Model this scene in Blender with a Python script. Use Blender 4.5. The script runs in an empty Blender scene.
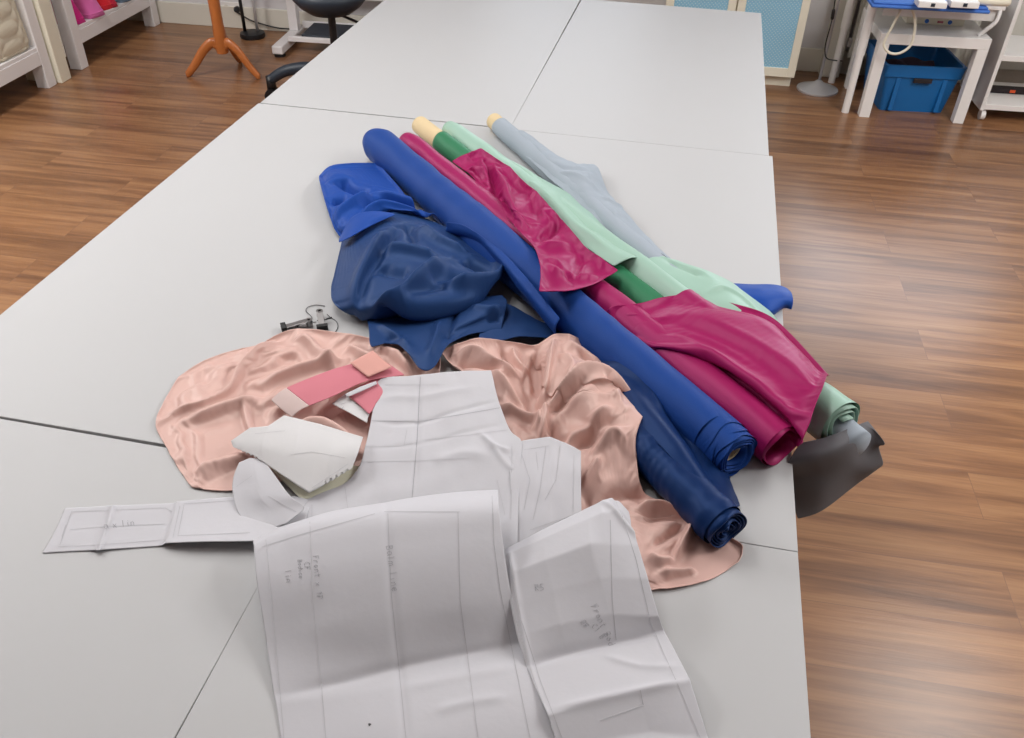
import bpy, bmesh, math, random
import numpy as np
from mathutils import Vector, Matrix
from mathutils.bvhtree import BVHTree
random.seed(4); np.random.seed(4)
S = bpy.context.scene
COL = S.collection
pi = math.pi

# ------------------------------------------------------------------ camera
FPX = 868.8
def _rot(a, b, c):
    return Matrix.Rotation(b, 3, 'Z') @ Matrix.Rotation(a, 3, 'X') @ Matrix.Rotation(c, 3, 'Z')
CR = _rot(*[math.radians(x) for x in (52.396, 11.325, 1.5005)])
CAM = Vector((0, 0, 1.8))
cd = bpy.data.cameras.new('camera'); cam = bpy.data.objects.new('camera', cd); COL.objects.link(cam)
cam.matrix_world = Matrix.Translation(CAM) @ CR.to_4x4()
cd.sensor_fit = 'HORIZONTAL'; cd.sensor_width = 36; cd.lens = FPX / 1024 * 36; cd.clip_start = .01
S.camera = cam
CRn = np.array(CR)
def ray(u, v):
    return CR @ Vector((u - 512, -(v - 369), -FPX))
TT = 0.8                                     # height of the table tops
def P(u, v, h=0.0, z0=TT):                   # point seen at pixel u,v that lies h above the table top
    d = ray(u, v); t = (z0 + h - 1.8) / d.z
    return CAM + d * t
def F(u, v, z=0): return P(u, v, z, 0)
def G(x, y, z): return Vector((x, y, z))

# ------------------------------------------------------------------ materials
def srgb(r, g, b):
    f = lambda c: (c / 255 / 12.92) if c / 255 <= .04045 else ((c / 255 + .055) / 1.055) ** 2.4
    return (f(r), f(g), f(b), 1)
def mat(name, c, rough=.5, metal=0, spec=.5, sheen=0, noise=0, nscale=30, bump=0, bscale=200, coat=0):
    m = bpy.data.materials.new(name); m.use_nodes = True
    nt = m.node_tree; b = nt.nodes['Principled BSDF']
    c = srgb(*c)
    b.inputs['Base Color'].default_value = c
    b.inputs['Roughness'].default_value = rough; b.inputs['Metallic'].default_value = metal
    b.inputs['Specular IOR Level'].default_value = spec
    b.inputs['Sheen Weight'].default_value = sheen; b.inputs['Coat Weight'].default_value = coat
    tc = nt.nodes.new('ShaderNodeTexCoord')
    if noise:
        n = nt.nodes.new('ShaderNodeTexNoise'); n.inputs['Scale'].default_value = nscale; n.inputs['Detail'].default_value = 5
        nt.links.new(tc.outputs['Object'], n.inputs['Vector'])
        mx = nt.nodes.new('ShaderNodeMix'); mx.data_type = 'RGBA'
        mx.inputs[6].default_value = tuple(x * (1 - noise) for x in c[:3]) + (1,)
        mx.inputs[7].default_value = tuple(min(1, x * (1 + noise)) for x in c[:3]) + (1,)
        nt.links.new(n.outputs['Fac'], mx.inputs[0]); nt.links.new(mx.outputs[2], b.inputs['Base Color'])
    if bump:
        n = nt.nodes.new('ShaderNodeTexNoise'); n.inputs['Scale'].default_value = bscale; n.inputs['Detail'].default_value = 3
        nt.links.new(tc.outputs['Object'], n.inputs['Vector'])
        bp = nt.nodes.new('ShaderNodeBump'); bp.inputs['Strength'].default_value = bump; bp.inputs['Distance'].default_value = .002
        nt.links.new(n.outputs['Fac'], bp.inputs['Height']); nt.links.new(bp.outputs[0], b.inputs['Normal'])
    return m
def satin(name, c, rough=.38, spec=.55, sheen=.15, tint=None, bump=.05):
    m = mat(name, c, rough, 0, spec, sheen, bump=bump, bscale=900)
    b = m.node_tree.nodes['Principled BSDF']
    if tint: b.inputs['Specular Tint'].default_value = srgb(*tint)
    b.inputs['Sheen Tint'].default_value = srgb(*c)
    return m
def paper_mat(name, c, trans=.25):
    m = mat(name, c, .75, spec=.2, noise=.02, nscale=12, bump=.12, bscale=90)
    nt = m.node_tree; b = nt.nodes['Principled BSDF']; out = nt.nodes['Material Output']
    t = nt.nodes.new('ShaderNodeBsdfTranslucent'); t.inputs[0].default_value = srgb(*c)
    mx = nt.nodes.new('ShaderNodeMixShader'); mx.inputs[0].default_value = trans
    nt.links.new(b.outputs[0], mx.inputs[1]); nt.links.new(t.outputs[0], mx.inputs[2]); nt.links.new(mx.outputs[0], out.inputs[0])
    return m
M = {}
M['laminate'] = mat('white_laminate', (186, 187, 188), .5, spec=.3, noise=.012, nscale=2.5, bump=.02, bscale=60)
M['tabedge'] = mat('table_edge_band', (205, 203, 195), .5)
M['tableg'] = mat('table_steel', (150, 152, 155), .4, metal=.8)
M['white'] = mat('white_lacquer', (240, 238, 235), .4, noise=.015, nscale=6)
M['whitew'] = mat('white_painted_wood', (238, 236, 236), .45, noise=.02, nscale=8)
M['cream'] = mat('cream_paint', (238, 233, 214), .5, noise=.02, nscale=8)
M['wall'] = mat('wall_paint', (214, 212, 214), .85, noise=.02, nscale=5, bump=.05, bscale=120)
M['wallf'] = mat('bounce_dimming_wall', (150, 146, 142), .85, noise=.02, nscale=5)  # unseen front wall, greyed to cut the bounce onto the near sheets
M['skirt'] = mat('skirting_paint', (222, 218, 206), .5, noise=.02, nscale=5)
M['black'] = mat('black_plastic', (24, 25, 28), .4)
M['rubber'] = mat('black_rubber', (16, 17, 18), .6)
M['chair'] = mat('dark_slate_plastic', (38, 48, 60), .45, bump=.05)
M['chrome'] = mat('brushed_steel', (205, 205, 207), .4, metal=.55)
M['clipm'] = mat('clip_steel', (135, 133, 133), .35, metal=1)
M['orange'] = mat('orange_varnished_wood', (182, 106, 52), .3, noise=.18, nscale=14, coat=.3)
M['crate'] = mat('blue_crate_plastic', (24, 108, 176), .42, noise=.03)
M['dark'] = mat('recess_shade_and_housing', (40, 32, 34), .8)  # shade of the crate's hand hole as colour; also the power strip housing
M['purple'] = mat('dark_plum_fabric', (62, 48, 62), .9)
M['quilt'] = mat('beige_quilted_cloth', (214, 207, 186), .9, sheen=.2, noise=.04, bump=.1)
M['card'] = mat('cardboard_core', (214, 193, 152), .75, noise=.05, nscale=40)
M['royal'] = satin('royal_blue_twill', (28, 64, 134), .55, .3, .25, (150, 180, 255), bump=.15)
M['royals'] = satin('royal_blue_satin', (30, 70, 150), .48, .35, .2, (120, 160, 255))
M['navy'] = satin('navy_satin', (34, 60, 106), .48, .4, .2, (140, 175, 235))
M['navyr'] = satin('navy_roll_satin', (16, 40, 84), .42, .4, .2, (120, 160, 235))
M['magenta'] = satin('magenta_satin', (150, 24, 86), .42, .5, .1, (255, 150, 200))
M['green'] = satin('emerald_satin', (52, 118, 84), .48, .4, .2, (160, 230, 190))
M['mint'] = satin('mint_satin', (152, 186, 170), .45, .45, .15)
M['grey'] = satin('pale_grey_cotton', (158, 168, 178), .75, .2, .2, bump=.2)
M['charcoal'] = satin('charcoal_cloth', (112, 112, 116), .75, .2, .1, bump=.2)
M['peach'] = satin('peach_satin', (210, 175, 166), .38, .55, .12, (255, 235, 222))
M['paper'] = paper_mat('tracing_paper', (208, 208, 213), .1)
M['paperw'] = paper_mat('white_paper', (220, 220, 221), .1)
M['pinkp'] = mat('pink_paper', (204, 124, 136), .7, spec=.2, noise=.02)
M['pinkpale'] = mat('pale_pink_card', (214, 160, 150), .7, spec=.2, noise=.02)
M['pinkgrey'] = mat('greyed_paper_end', (206, 186, 182), .75, spec=.2, noise=.06, nscale=25)
M['creamp'] = mat('cream_card', (222, 222, 200), .7, spec=.2)
M['pencil'] = mat('pencil_graphite', (186, 186, 190), .7)
M['pencild'] = mat('dark_pencil_graphite', (150, 150, 156), .7)
M['thread'] = mat('grey_thread', (70, 70, 72), .8)
M['bluepanel'] = None
M['orangel'] = mat('orange_switch', (235, 90, 40), .4)
M['bluemat'] = mat('blue_cloth', (70, 120, 205), .8, noise=.05)
M['rad'] = mat('radiator_enamel', (228, 226, 216), .4)
M['hotpink'] = mat('hot_pink_felt', (222, 30, 140), .85, sheen=.2)
M['pink'] = mat('pink_felt', (224, 110, 178), .85, sheen=.2)
M['red'] = mat('red_felt', (220, 24, 44), .85, sheen=.2)
M['crimson'] = mat('crimson_felt', (196, 24, 60), .85, sheen=.2)
M['slate'] = mat('slate_blue_felt', (110, 130, 150), .85)

def lattice():
    m = mat('blue_lattice_panel', (140, 190, 215), .6)
    nt = m.node_tree; b = nt.nodes['Principled BSDF']
    tc = nt.nodes.new('ShaderNodeTexCoord'); mp = nt.nodes.new('ShaderNodeMapping')
    mp.inputs['Rotation'].default_value = (0, math.radians(45), 0); mp.inputs['Scale'].default_value = (70, 70, 70)
    nt.links.new(tc.outputs['Object'], mp.inputs['Vector'])
    sp = nt.nodes.new('ShaderNodeSeparateXYZ'); nt.links.new(mp.outputs[0], sp.inputs[0])
    res = []
    for k in (0, 2):
        f = nt.nodes.new('ShaderNodeMath'); f.operation = 'FRACT'; nt.links.new(sp.outputs[k], f.inputs[0])
        c = nt.nodes.new('ShaderNodeMath'); c.operation = 'COMPARE'; c.inputs[1].default_value = .5; c.inputs[2].default_value = .16
        nt.links.new(f.outputs[0], c.inputs[0]); res.append(c)
    mx = nt.nodes.new('ShaderNodeMath'); mx.operation = 'MULTIPLY'
    nt.links.new(res[0].outputs[0], mx.inputs[0]); nt.links.new(res[1].outputs[0], mx.inputs[1])
    cm = nt.nodes.new('ShaderNodeMix'); cm.data_type = 'RGBA'
    cm.inputs[6].default_value = srgb(142, 194, 220); cm.inputs[7].default_value = srgb(206, 226, 232)
    nt.links.new(mx.outputs[0], cm.inputs[0]); nt.links.new(cm.outputs[2], b.inputs['Base Color'])
    return m
M['bluepanel'] = lattice()

def floor_mat():
    m = bpy.data.materials.new('wood_laminate_floor'); m.use_nodes = True
    nt = m.node_tree; N = nt.nodes; L = nt.links; b = N['Principled BSDF']
    tc = N.new('ShaderNodeTexCoord')
    mp = N.new('ShaderNodeMapping'); L.new(tc.outputs['Object'], mp.inputs['Vector'])
    br = N.new('ShaderNodeTexBrick'); L.new(mp.outputs[0], br.inputs['Vector'])
    br.inputs['Scale'].default_value = 1; br.inputs['Brick Width'].default_value = 1.29; br.inputs['Row Height'].default_value = .19
    br.inputs['Mortar Size'].default_value = .0009; br.inputs['Mortar Smooth'].default_value = .1; br.offset = .37; br.offset_frequency = 2
    br.inputs['Color1'].default_value = (0, 0, 0, 1); br.inputs['Color2'].default_value = (1, 1, 1, 1); br.inputs['Mortar'].default_value = (.5, .5, .5, 1)
    # per-plank offset of the grain
    vm = N.new('ShaderNodeVectorMath'); vm.operation = 'MULTIPLY'; vm.inputs[1].default_value = (.7, 10, 1)
    L.new(tc.outputs['Object'], vm.inputs[0])
    va = N.new('ShaderNodeVectorMath'); va.operation = 'ADD'; L.new(vm.outputs[0], va.inputs[0])
    sc = N.new('ShaderNodeVectorMath'); sc.operation = 'SCALE'; sc.inputs['Scale'].default_value = 7.3
    L.new(br.outputs['Color'], sc.inputs[0]); L.new(sc.outputs[0], va.inputs[1])
    n1 = N.new('ShaderNodeTexNoise'); n1.inputs['Scale'].default_value = 1.7; n1.inputs['Detail'].default_value = 7; n1.inputs['Roughness'].default_value = .62; n1.inputs['Distortion'].default_value = .5
    L.new(va.outputs[0], n1.inputs['Vector'])
    vm2 = N.new('ShaderNodeVectorMath'); vm2.operation = 'MULTIPLY'; vm2.inputs[1].default_value = (5, 160, 1)
    L.new(tc.outputs['Object'], vm2.inputs[0])
    n2 = N.new('ShaderNodeTexNoise'); n2.inputs['Scale'].default_value = 1; n2.inputs['Detail'].default_value = 3
    L.new(vm2.outputs[0], n2.inputs['Vector'])
    cr = N.new('ShaderNodeValToRGB'); e = cr.color_ramp.elements
    e[0].position = .28; e[0].color = srgb(112, 77, 54); e[1].position = .74; e[1].color = srgb(182, 137, 96)
    k = cr.color_ramp.elements.new(.47); k.color = srgb(148, 105, 72)
    k = cr.color_ramp.elements.new(.56); k.color = srgb(164, 119, 82)
    L.new(n1.outputs['Fac'], cr.inputs[0])
    mx = N.new('ShaderNodeMix'); mx.data_type = 'RGBA'; mx.blend_type = 'MULTIPLY'; mx.inputs[0].default_value = .35
    L.new(cr.outputs[0], mx.inputs[6]); L.new(n2.outputs['Fac'], mx.inputs[7])
    hv = N.new('ShaderNodeHueSaturation'); L.new(mx.outputs[2], hv.inputs['Color'])
    mr = N.new('ShaderNodeMapRange'); mr.inputs['To Min'].default_value = .9; mr.inputs['To Max'].default_value = 1.06
    L.new(br.outputs['Color'], mr.inputs['Value']); L.new(mr.outputs[0], hv.inputs['Value'])
    mj = N.new('ShaderNodeMix'); mj.data_type = 'RGBA'; mj.inputs[7].default_value = srgb(122, 88, 66)
    L.new(br.outputs['Fac'], mj.inputs[0]); L.new(hv.outputs[0], mj.inputs[6])
    L.new(mj.outputs[2], b.inputs['Base Color'])
    b.inputs['Roughness'].default_value = .29; b.inputs['Specular IOR Level'].default_value = .5
    bp = N.new('ShaderNodeBump'); bp.inputs['Strength'].default_value = .12; bp.inputs['Distance'].default_value = .002
    L.new(n2.outputs['Fac'], bp.inputs['Height']); L.new(bp.outputs[0], b.inputs['Normal'])
    return m
M['floor'] = floor_mat()

# ------------------------------------------------------------------ object helpers
def tag(o, label=None, cat=None, group=None, kind=None):
    if label: o['label'] = label
    if cat: o['category'] = cat
    if group: o['group'] = group
    if kind: o['kind'] = kind
    return o
def thing(name, loc, label, cat, group=None, rz=0):
    o = bpy.data.objects.new(name, None); COL.objects.link(o); o.location = loc; o.rotation_euler = (0, 0, rz)
    o.empty_display_size = .05
    return tag(o, label, cat, group)
def link(name, me, m, parent=None, smooth=True, world=False):
    """world=True: mesh verts are in world space although the parent sits elsewhere"""
    o = bpy.data.objects.new(name, me); COL.objects.link(o)
    for mm in (m if isinstance(m, (list, tuple)) else [m]): me.materials.append(mm)
    if parent is not None:
        o.parent = parent
        if world:
            pm = Matrix.Translation(parent.location) @ parent.rotation_euler.to_matrix().to_4x4()
            o.matrix_parent_inverse = pm.inverted()
    if smooth:
        for p in me.polygons: p.use_smooth = True
    return o
class MB:
    def __init__(s): s.bm = bmesh.new()
    def box(s, x0, x1, y0, y1, z0, z1, bev=0, mtx=None):
        v = [s.bm.verts.new((x, y, z)) for x in (x0, x1) for y in (y0, y1) for z in (z0, z1)]
        fs = [s.bm.faces.new([v[i] for i in q]) for q in ((0, 1, 3, 2), (4, 6, 7, 5), (0, 4, 5, 1), (2, 3, 7, 6), (0, 2, 6, 4), (1, 5, 7, 3))]
        if bev:
            es = list({e for f in fs for e in f.edges})
            r = bmesh.ops.bevel(s.bm, geom=es, offset=bev, segments=2, affect='EDGES', profile=.5)
            v = list({w for f in r['faces'] for w in f.verts} | {w for w in v if w.is_valid})
        if mtx is not None:
            for w in v: w.co = mtx @ w.co
        return s
    def tube(s, pts, r, n=12, cap=True, closed=False):
        pts = [Vector(p) for p in pts]; m = len(pts)
        rs = r if isinstance(r, (list, tuple)) else [r] * m
        rings = []; up = None
        for i, p in enumerate(pts):
            a = pts[(i - 1) % m] if (closed or i > 0) else p
            c = pts[(i + 1) % m] if (closed or i < m - 1) else p
            t = (c - a).normalized()
            if up is None: up = Vector((0, 0, 1)) if abs(t.z) < .9 else Vector((1, 0, 0))
            x = t.cross(up)
            x = x.normalized() if x.length > 1e-6 else t.orthogonal().normalized()
            y = x.cross(t).normalized(); up = y
            rings.append([s.bm.verts.new(p + (x * math.cos(2 * pi * k / n) + y * math.sin(2 * pi * k / n)) * rs[i]) for k in range(n)])
        for i in range(m if closed else m - 1):
            A = rings[i]; B = rings[(i + 1) % m]
            for k in range(n): s.bm.faces.new((A[k], A[(k + 1) % n], B[(k + 1) % n], B[k]))
        if cap and not closed:
            s.bm.faces.new(rings[0][::-1]); s.bm.faces.new(rings[-1])
        return s
    def lathe(s, prof, c=(0, 0, 0), n=32):
        rings = []
        for r, z in prof:
            if r < 1e-6: rings.append([s.bm.verts.new((c[0], c[1], c[2] + z))])
            else: rings.append([s.bm.verts.new((c[0] + r * math.cos(2 * pi * k / n), c[1] + r * math.sin(2 * pi * k / n), c[2] + z)) for k in range(n)])
        for A, B in zip(rings, rings[1:]):
            for k in range(n):
                q = [A[k % len(A)], A[(k + 1) % len(A)], B[(k + 1) % len(B)], B[k % len(B)]]
                u = []
                for w in q:
                    if w not in u: u.append(w)
                if len(u) > 2: s.bm.faces.new(u)
        return s
    def build(s, name, m, parent=None, smooth=False, world=False, auto=None):
        bmesh.ops.recalc_face_normals(s.bm, faces=s.bm.faces)
        me = bpy.data.meshes.new(name); s.bm.to_mesh(me); s.bm.free()
        o = link(name, me, m, parent, smooth, world)
        if auto: 
            for p in me.polygons: p.use_smooth = True
            me.set_sharp_from_angle(angle=math.radians(auto))
        return o
def spline(pts, n=24, closed=False):
    pts = [Vector(p) for p in pts]; m = len(pts); out = []
    for i in range(m if closed else m - 1):
        p0 = pts[(i - 1) % m] if closed or i > 0 else pts[i]; p1 = pts[i]; p2 = pts[(i + 1) % m]
        p3 = pts[(i + 2) % m] if closed or i + 2 < m else p2
        for k in range(n):
            t = k / n
            out.append(.5 * ((2 * p1) + (p2 - p0) * t + (2 * p0 - 5 * p1 + 4 * p2 - p3) * t * t + (3 * p1 - p0 - 3 * p2 + p3) * t ** 3))
    if not closed: out.append(pts[-1])
    return out
def copy_tree(o, parent=None):
    c = o.copy(); COL.objects.link(c)
    if parent is not None: c.parent = parent
    for ch in list(o.children): copy_tree(ch, c)
    return c

# ------------------------------------------------------------------ the room
TH = math.atan(.0439)
RM = Matrix.Translation((0, 5.692, 0)) @ Matrix.Rotation(TH, 4, 'Z')      # room frame: x along the back wall, y out through it
def R3(x, y, z=0): return RM @ Vector((x, y, z))
XL, XR, YF, HC = -4.2, 3.6, -8.2, 2.75
def room(name, mb, m, kind='structure', auto=None):
    o = mb.build(name, m, auto=auto); o.matrix_world = RM; return tag(o, kind=kind)
room('floor', MB().box(XL - .1, XR + .1, YF - .1, .1, -.05, 0), M['floor'])
room('ceiling', MB().box(XL - .1, XR + .1, YF - .1, .1, HC, HC + .05), M['wall'])
WIN = [(.62, 2.45, .92, 2.3), (-1.35, -.3, 1.15, 2.3)]
wb = MB()
xs = [XL - .1, WIN[1][0], WIN[1][1], WIN[0][0], WIN[0][1], XR + .1]
for i in range(5):
    w = {1: WIN[1], 3: WIN[0]}.get(i)
    if w:
        wb.box(xs[i], xs[i + 1], 0, .1, 0, w[2]); wb.box(xs[i], xs[i + 1], 0, .1, w[3], HC)
    else: wb.box(xs[i], xs[i + 1], 0, .1, 0, HC)
room('wall_back', wb, M['wall'])
room('wall_left', MB().box(XL - .1, XL, YF, 0, 0, HC), M['wall'])
room('wall_right', MB().box(XR, XR + .1, YF, 0, 0, HC), M['wall'])
room('wall_front', MB().box(XL - .1, XR + .1, YF - .1, YF, 0, HC), M['wallf'])
room('baseboard_back', MB().box(XL, XR, -.018, 0, 0, .14, .004), M['skirt'])
room('baseboard_left', MB().box(XL, XL + .018, YF, 0, 0, .14, .004), M['skirt'])
glass = bpy.data.materials.new('window_glass'); glass.use_nodes = True
nt = glass.node_tree; nt.nodes.remove(nt.nodes['Principled BSDF'])
tr = nt.nodes.new('ShaderNodeBsdfTransparent'); gl = nt.nodes.new('ShaderNodeBsdfGlossy'); gl.inputs['Roughness'].default_value = .02
fr = nt.nodes.new('ShaderNodeFresnel'); fr.inputs[0].default_value = 1.45; mx = nt.nodes.new('ShaderNodeMixShader')
nt.links.new(fr.outputs[0], mx.inputs[0]); nt.links.new(tr.outputs[0], mx.inputs[1]); nt.links.new(gl.outputs[0], mx.inputs[2])
nt.links.new(mx.outputs[0], nt.nodes['Material Output'].inputs[0])
for i, (x0, x1, z0, z1) in enumerate(WIN):
    f = MB(); t = .05; xm = (x0 + x1) / 2
    f.box(x0, x0 + t, .02, .08, z0, z1).box(x1 - t, x1, .02, .08, z0, z1).box(x0 + t, x1 - t, .02, .08, z0, z0 + t).box(x0 + t, x1 - t, .02, .08, z1 - t, z1).box(xm - .03, xm + .03, .02, .08, z0 + t, z1 - t)
    o = room('window_%d' % (i + 1), f, M['white'])
    MB().box(x0 + t, x1 - t, .045, .051, z0 + t, z1 - t).build('pane', glass, o)
    MB().box(x0 - .03, x1 + .03, -.06, .02, z0 - .03, z0).build('window_sill', M['white'], o)

# lights: daylight through the windows, panels at the ceiling, some of them added fill
def area(name, loc, rot, sx, sy, p, c=(1, 1, 1)):
    l = bpy.data.lights.new(name, 'AREA'); l.shape = 'RECTANGLE'; l.size = sx; l.size_y = sy; l.energy = p; l.color = c
    o = bpy.data.objects.new(name, l); COL.objects.link(o); o.matrix_world = RM @ Matrix.Translation(loc) @ rot; return o
RX = lambda d: Matrix.Rotation(math.radians(d), 4, 'X')
area('window_daylight', (1.53, .35, 1.6), RX(-90), 1.8, 1.35, 40, (.86, .92, 1))
area('window_daylight', (-.83, .35, 1.7), RX(-90), 1.05, 1.15, 14, (.86, .92, 1))
for x, y, e in ((1.7, -2.7, 40), (2.8, -3.7, 30), (-3.7, -3.7, 24), (-1.2, -2.8, 9), (-3.3, -2.7, 40), (1.6, -4.3, 33), (-1.2, -4.1, 20), (-3.2, -4.1, 24)):  # outermost pair is fill, added to brighten the white furniture at the back
    area('ceiling_and_fill_light', (x, y, HC - .03), Matrix.Identity(4), .6, 1.2, e, (1, .985, .965))
W = bpy.data.worlds.new('world'); S.world = W; W.use_nodes = True
W.node_tree.nodes['Background'].inputs[0].default_value = (.75, .86, 1, 1); W.node_tree.nodes['Background'].inputs[1].default_value = 1.0
S.view_settings.view_transform = 'Standard'; S.view_settings.look = 'None'; S.view_settings.gamma = 1
S.view_settings.use_curve_mapping = False; S.view_settings.exposure = -0.06
S.cycles.use_denoising = True
S.cycles.max_bounces = 8

# ------------------------------------------------------------------ the six tables pushed together
def table(x0, x1, y0, y1, yaw, label):
    cx, cy = (x0 + x1) / 2, (y0 + y1) / 2; w, d = (x1 - x0) / 2, (y1 - y0) / 2
    t = thing('work_table', (cx, cy, 0), label, 'table', 'white work tables pushed together', yaw)
    MB().box(-w, w, -d, d, TT - .025, TT, .0012).build('tabletop', M['laminate'], t)
    MB().box(-w + .06, w - .06, -d + .06, -d + .085, TT - .075, TT - .025).box(-w + .06, w - .06, d - .085, d - .06, TT - .075, TT - .025).box(-w + .06, -w + .085, -d + .085, d - .085, TT - .075, TT - .025).box(w - .085, w - .06, -d + .085, d - .085, TT - .075, TT - .025).build('apron', M['tableg'], t)
    for sx in (-1, 1):
        for sy in (-1, 1):
            MB().lathe([(0, 0), (.02, 0), (.025, .01), (.025, TT - .0755), (0, TT - .0755)], (sx * (w - .12), sy * (d - .12), 0), 20).build('leg', M['tableg'], t, auto=40)
table(-1.300, -.5125, 2.4055, 3.90, .008, 'white work table at the far left of the block, beside the office chair')
table(-.5095, .2355, 2.4045, 3.862, .004, 'white work table at the far right of the block, before the blue door cabinet')
table(-1.2945, .252, .934, 2.4015, .005, 'wide white work table in the middle of the block, under the fabric rolls and clips')
table(-1.29, -.4965, -.56, .926, .0, 'white work table at the near left of the block, under the long narrow paper strip')
table(-.4925, .262, -.54, .9335, .009, 'white work table at the near right of the block, under the large folded pattern sheets')
# ------------------------------------------------------------------ cloth engine: lofted control nets settled by a small position-based solver
def resample(pts, n):
    p = np.array(pts, float); d = np.r_[0, np.cumsum(np.linalg.norm(np.diff(p, axis=0), axis=1))]
    t = np.linspace(0, d[-1], n)
    return np.stack([np.interp(t, d, p[:, k]) for k in range(3)], 1)
def cr_curve(pts, n, sub=8):
    if len(pts) < 3: return resample(pts, n)
    return resample([tuple(v) for v in spline(pts, sub)], n)
def loft(rows, nu, nv, sharp=False):
    """rows: list of lists of (u,v,h) pixels+heights -> (nv,nu,3) world grid"""
    W_ = []
    for r in rows:
        w = [tuple(P(u, v, h)) for u, v, h in r]
        W_.append(resample(w, nu) if sharp in (True, 'u') else cr_curve(w, nu))
    W_ = np.array(W_)
    out = np.zeros((nv, nu, 3))
    dist = np.r_[0, np.cumsum(np.linalg.norm(np.diff(W_, axis=0), axis=2).mean(1) + 1e-4)]
    t = np.linspace(0, dist[-1], nv)
    m = len(rows)
    for a, tt in enumerate(t):
        i = min(max(np.searchsorted(dist, tt, 'right') - 1, 0), m - 2)
        s = (tt - dist[i]) / (dist[i + 1] - dist[i])
        p1, p2 = W_[i], W_[i + 1]; p0 = W_[i - 1] if i > 0 else 2 * p1 - p2; p3 = W_[i + 2] if i + 2 < m else 2 * p2 - p1
        if sharp is True: out[a] = p1 * (1 - s) + p2 * s
        else:
            # non-uniform tangents
            d1 = dist[i + 1] - dist[i]
            d0 = dist[i] - dist[i - 1] if i > 0 else d1; d2 = dist[i + 2] - dist[i + 1] if i + 2 < m else d1
            m1 = ((p1 - p0) / d0 * d1 + (p2 - p1) / d1 * d0) / (d0 + d1) * d1
            m2 = ((p2 - p1) / d1 * d2 + (p3 - p2) / d2 * d1) / (d1 + d2) * d1
            out[a] = (2 * s ** 3 - 3 * s ** 2 + 1) * p1 + (s ** 3 - 2 * s ** 2 + s) * m1 + (-2 * s ** 3 + 3 * s ** 2) * p2 + (s ** 3 - s ** 2) * m2
    return out
def polydist(X, line):
    """X (...,2) distance to a polyline, signed side, and 0..1 position along it"""
    best = np.full(X.shape[:-1], 1e9); side = np.zeros_like(best); pos = np.zeros_like(best)
    L_ = [np.array(p[:2]) for p in line]; tot = sum(np.linalg.norm(b - a) for a, b in zip(L_, L_[1:])); acc = 0
    for a, b in zip(L_, L_[1:]):
        ab = b - a; l = np.linalg.norm(ab) + 1e-9
        t = np.clip(((X - a) @ ab) / l ** 2, 0, 1)
        q = a + t[..., None] * ab; d = np.linalg.norm(X - q, axis=-1)
        sd = np.sign(ab[0] * (X[..., 1] - a[1]) - ab[1] * (X[..., 0] - a[0]))
        k = d < best
        best = np.where(k, d, best); side = np.where(k, sd, side); pos = np.where(k, (acc + t * l) / tot, pos); acc += l
    return best, side, pos
def ridges(X, rl):
    """rl: (pixel polyline, amplitude, width, skew, base height): raise (or sink) folds along lines"""
    for r in rl:
        line, amp, w = r[0], r[1], r[2]; skew = r[3] if len(r) > 3 else 0; h = r[4] if len(r) > 4 else .015
        ln = [tuple(v) for v in spline([P(u, v, h) for u, v in line], 6)]
        d, s, pos = polydist(X[..., :2], ln)
        ww = w * np.where(s > 0, 1 + skew, 1 - skew)
        taper = np.clip(np.minimum(pos, 1 - pos) / .22, 0, 1); taper = taper * taper * (3 - 2 * taper)
        X[..., 2] += amp * (.15 + .85 * taper) * (.6 * np.exp(-(d / ww) ** 2) + .4 * np.exp(-np.sqrt((d / ww) ** 2 + .02) / .55))
    return X
def vnoise(X, scale, seed):
    rng = np.random.RandomState(seed); out = np.zeros(X.shape[:-1])
    for k in range(7):
        a = rng.uniform(0, 2 * pi); f = scale * rng.uniform(.6, 1.7); ph = rng.uniform(0, 2 * pi)
        wob = np.sin(X[..., 0] * f * .6 * rng.uniform(.5, 1.5) + X[..., 1] * f * .6 * rng.uniform(-1, 1) + rng.uniform(0, 6))
        out += np.sin((X[..., 0] * math.cos(a) + X[..., 1] * math.sin(a)) * f + ph + 1.3 * wob)
    return out / 7 ** .5
def wrinkle(X, a, b, amp, scale, seed, aniso=3.2, sharp=1.6):
    """crisp drag wrinkles running along the pixel direction a->b"""
    d = P(*b, .02) - P(*a, .02); ang = math.atan2(d.y, d.x); c, s = math.cos(ang), math.sin(ang)
    Y = np.stack([(X[..., 0] * c + X[..., 1] * s) / aniso, -X[..., 0] * s + X[..., 1] * c], -1)
    n = vnoise(Y, scale, seed) * .62; m = vnoise(Y, scale * .5, seed + 1)
    r = 1 - np.minimum(np.abs(n), 1); r = r ** sharp
    X[..., 2] += amp * (r - .45) * (.55 + .45 * np.tanh(m * 1.5))
    return X
CAPS = []                                    # capsules (p0, p1, r) the cloth may rest on
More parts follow.
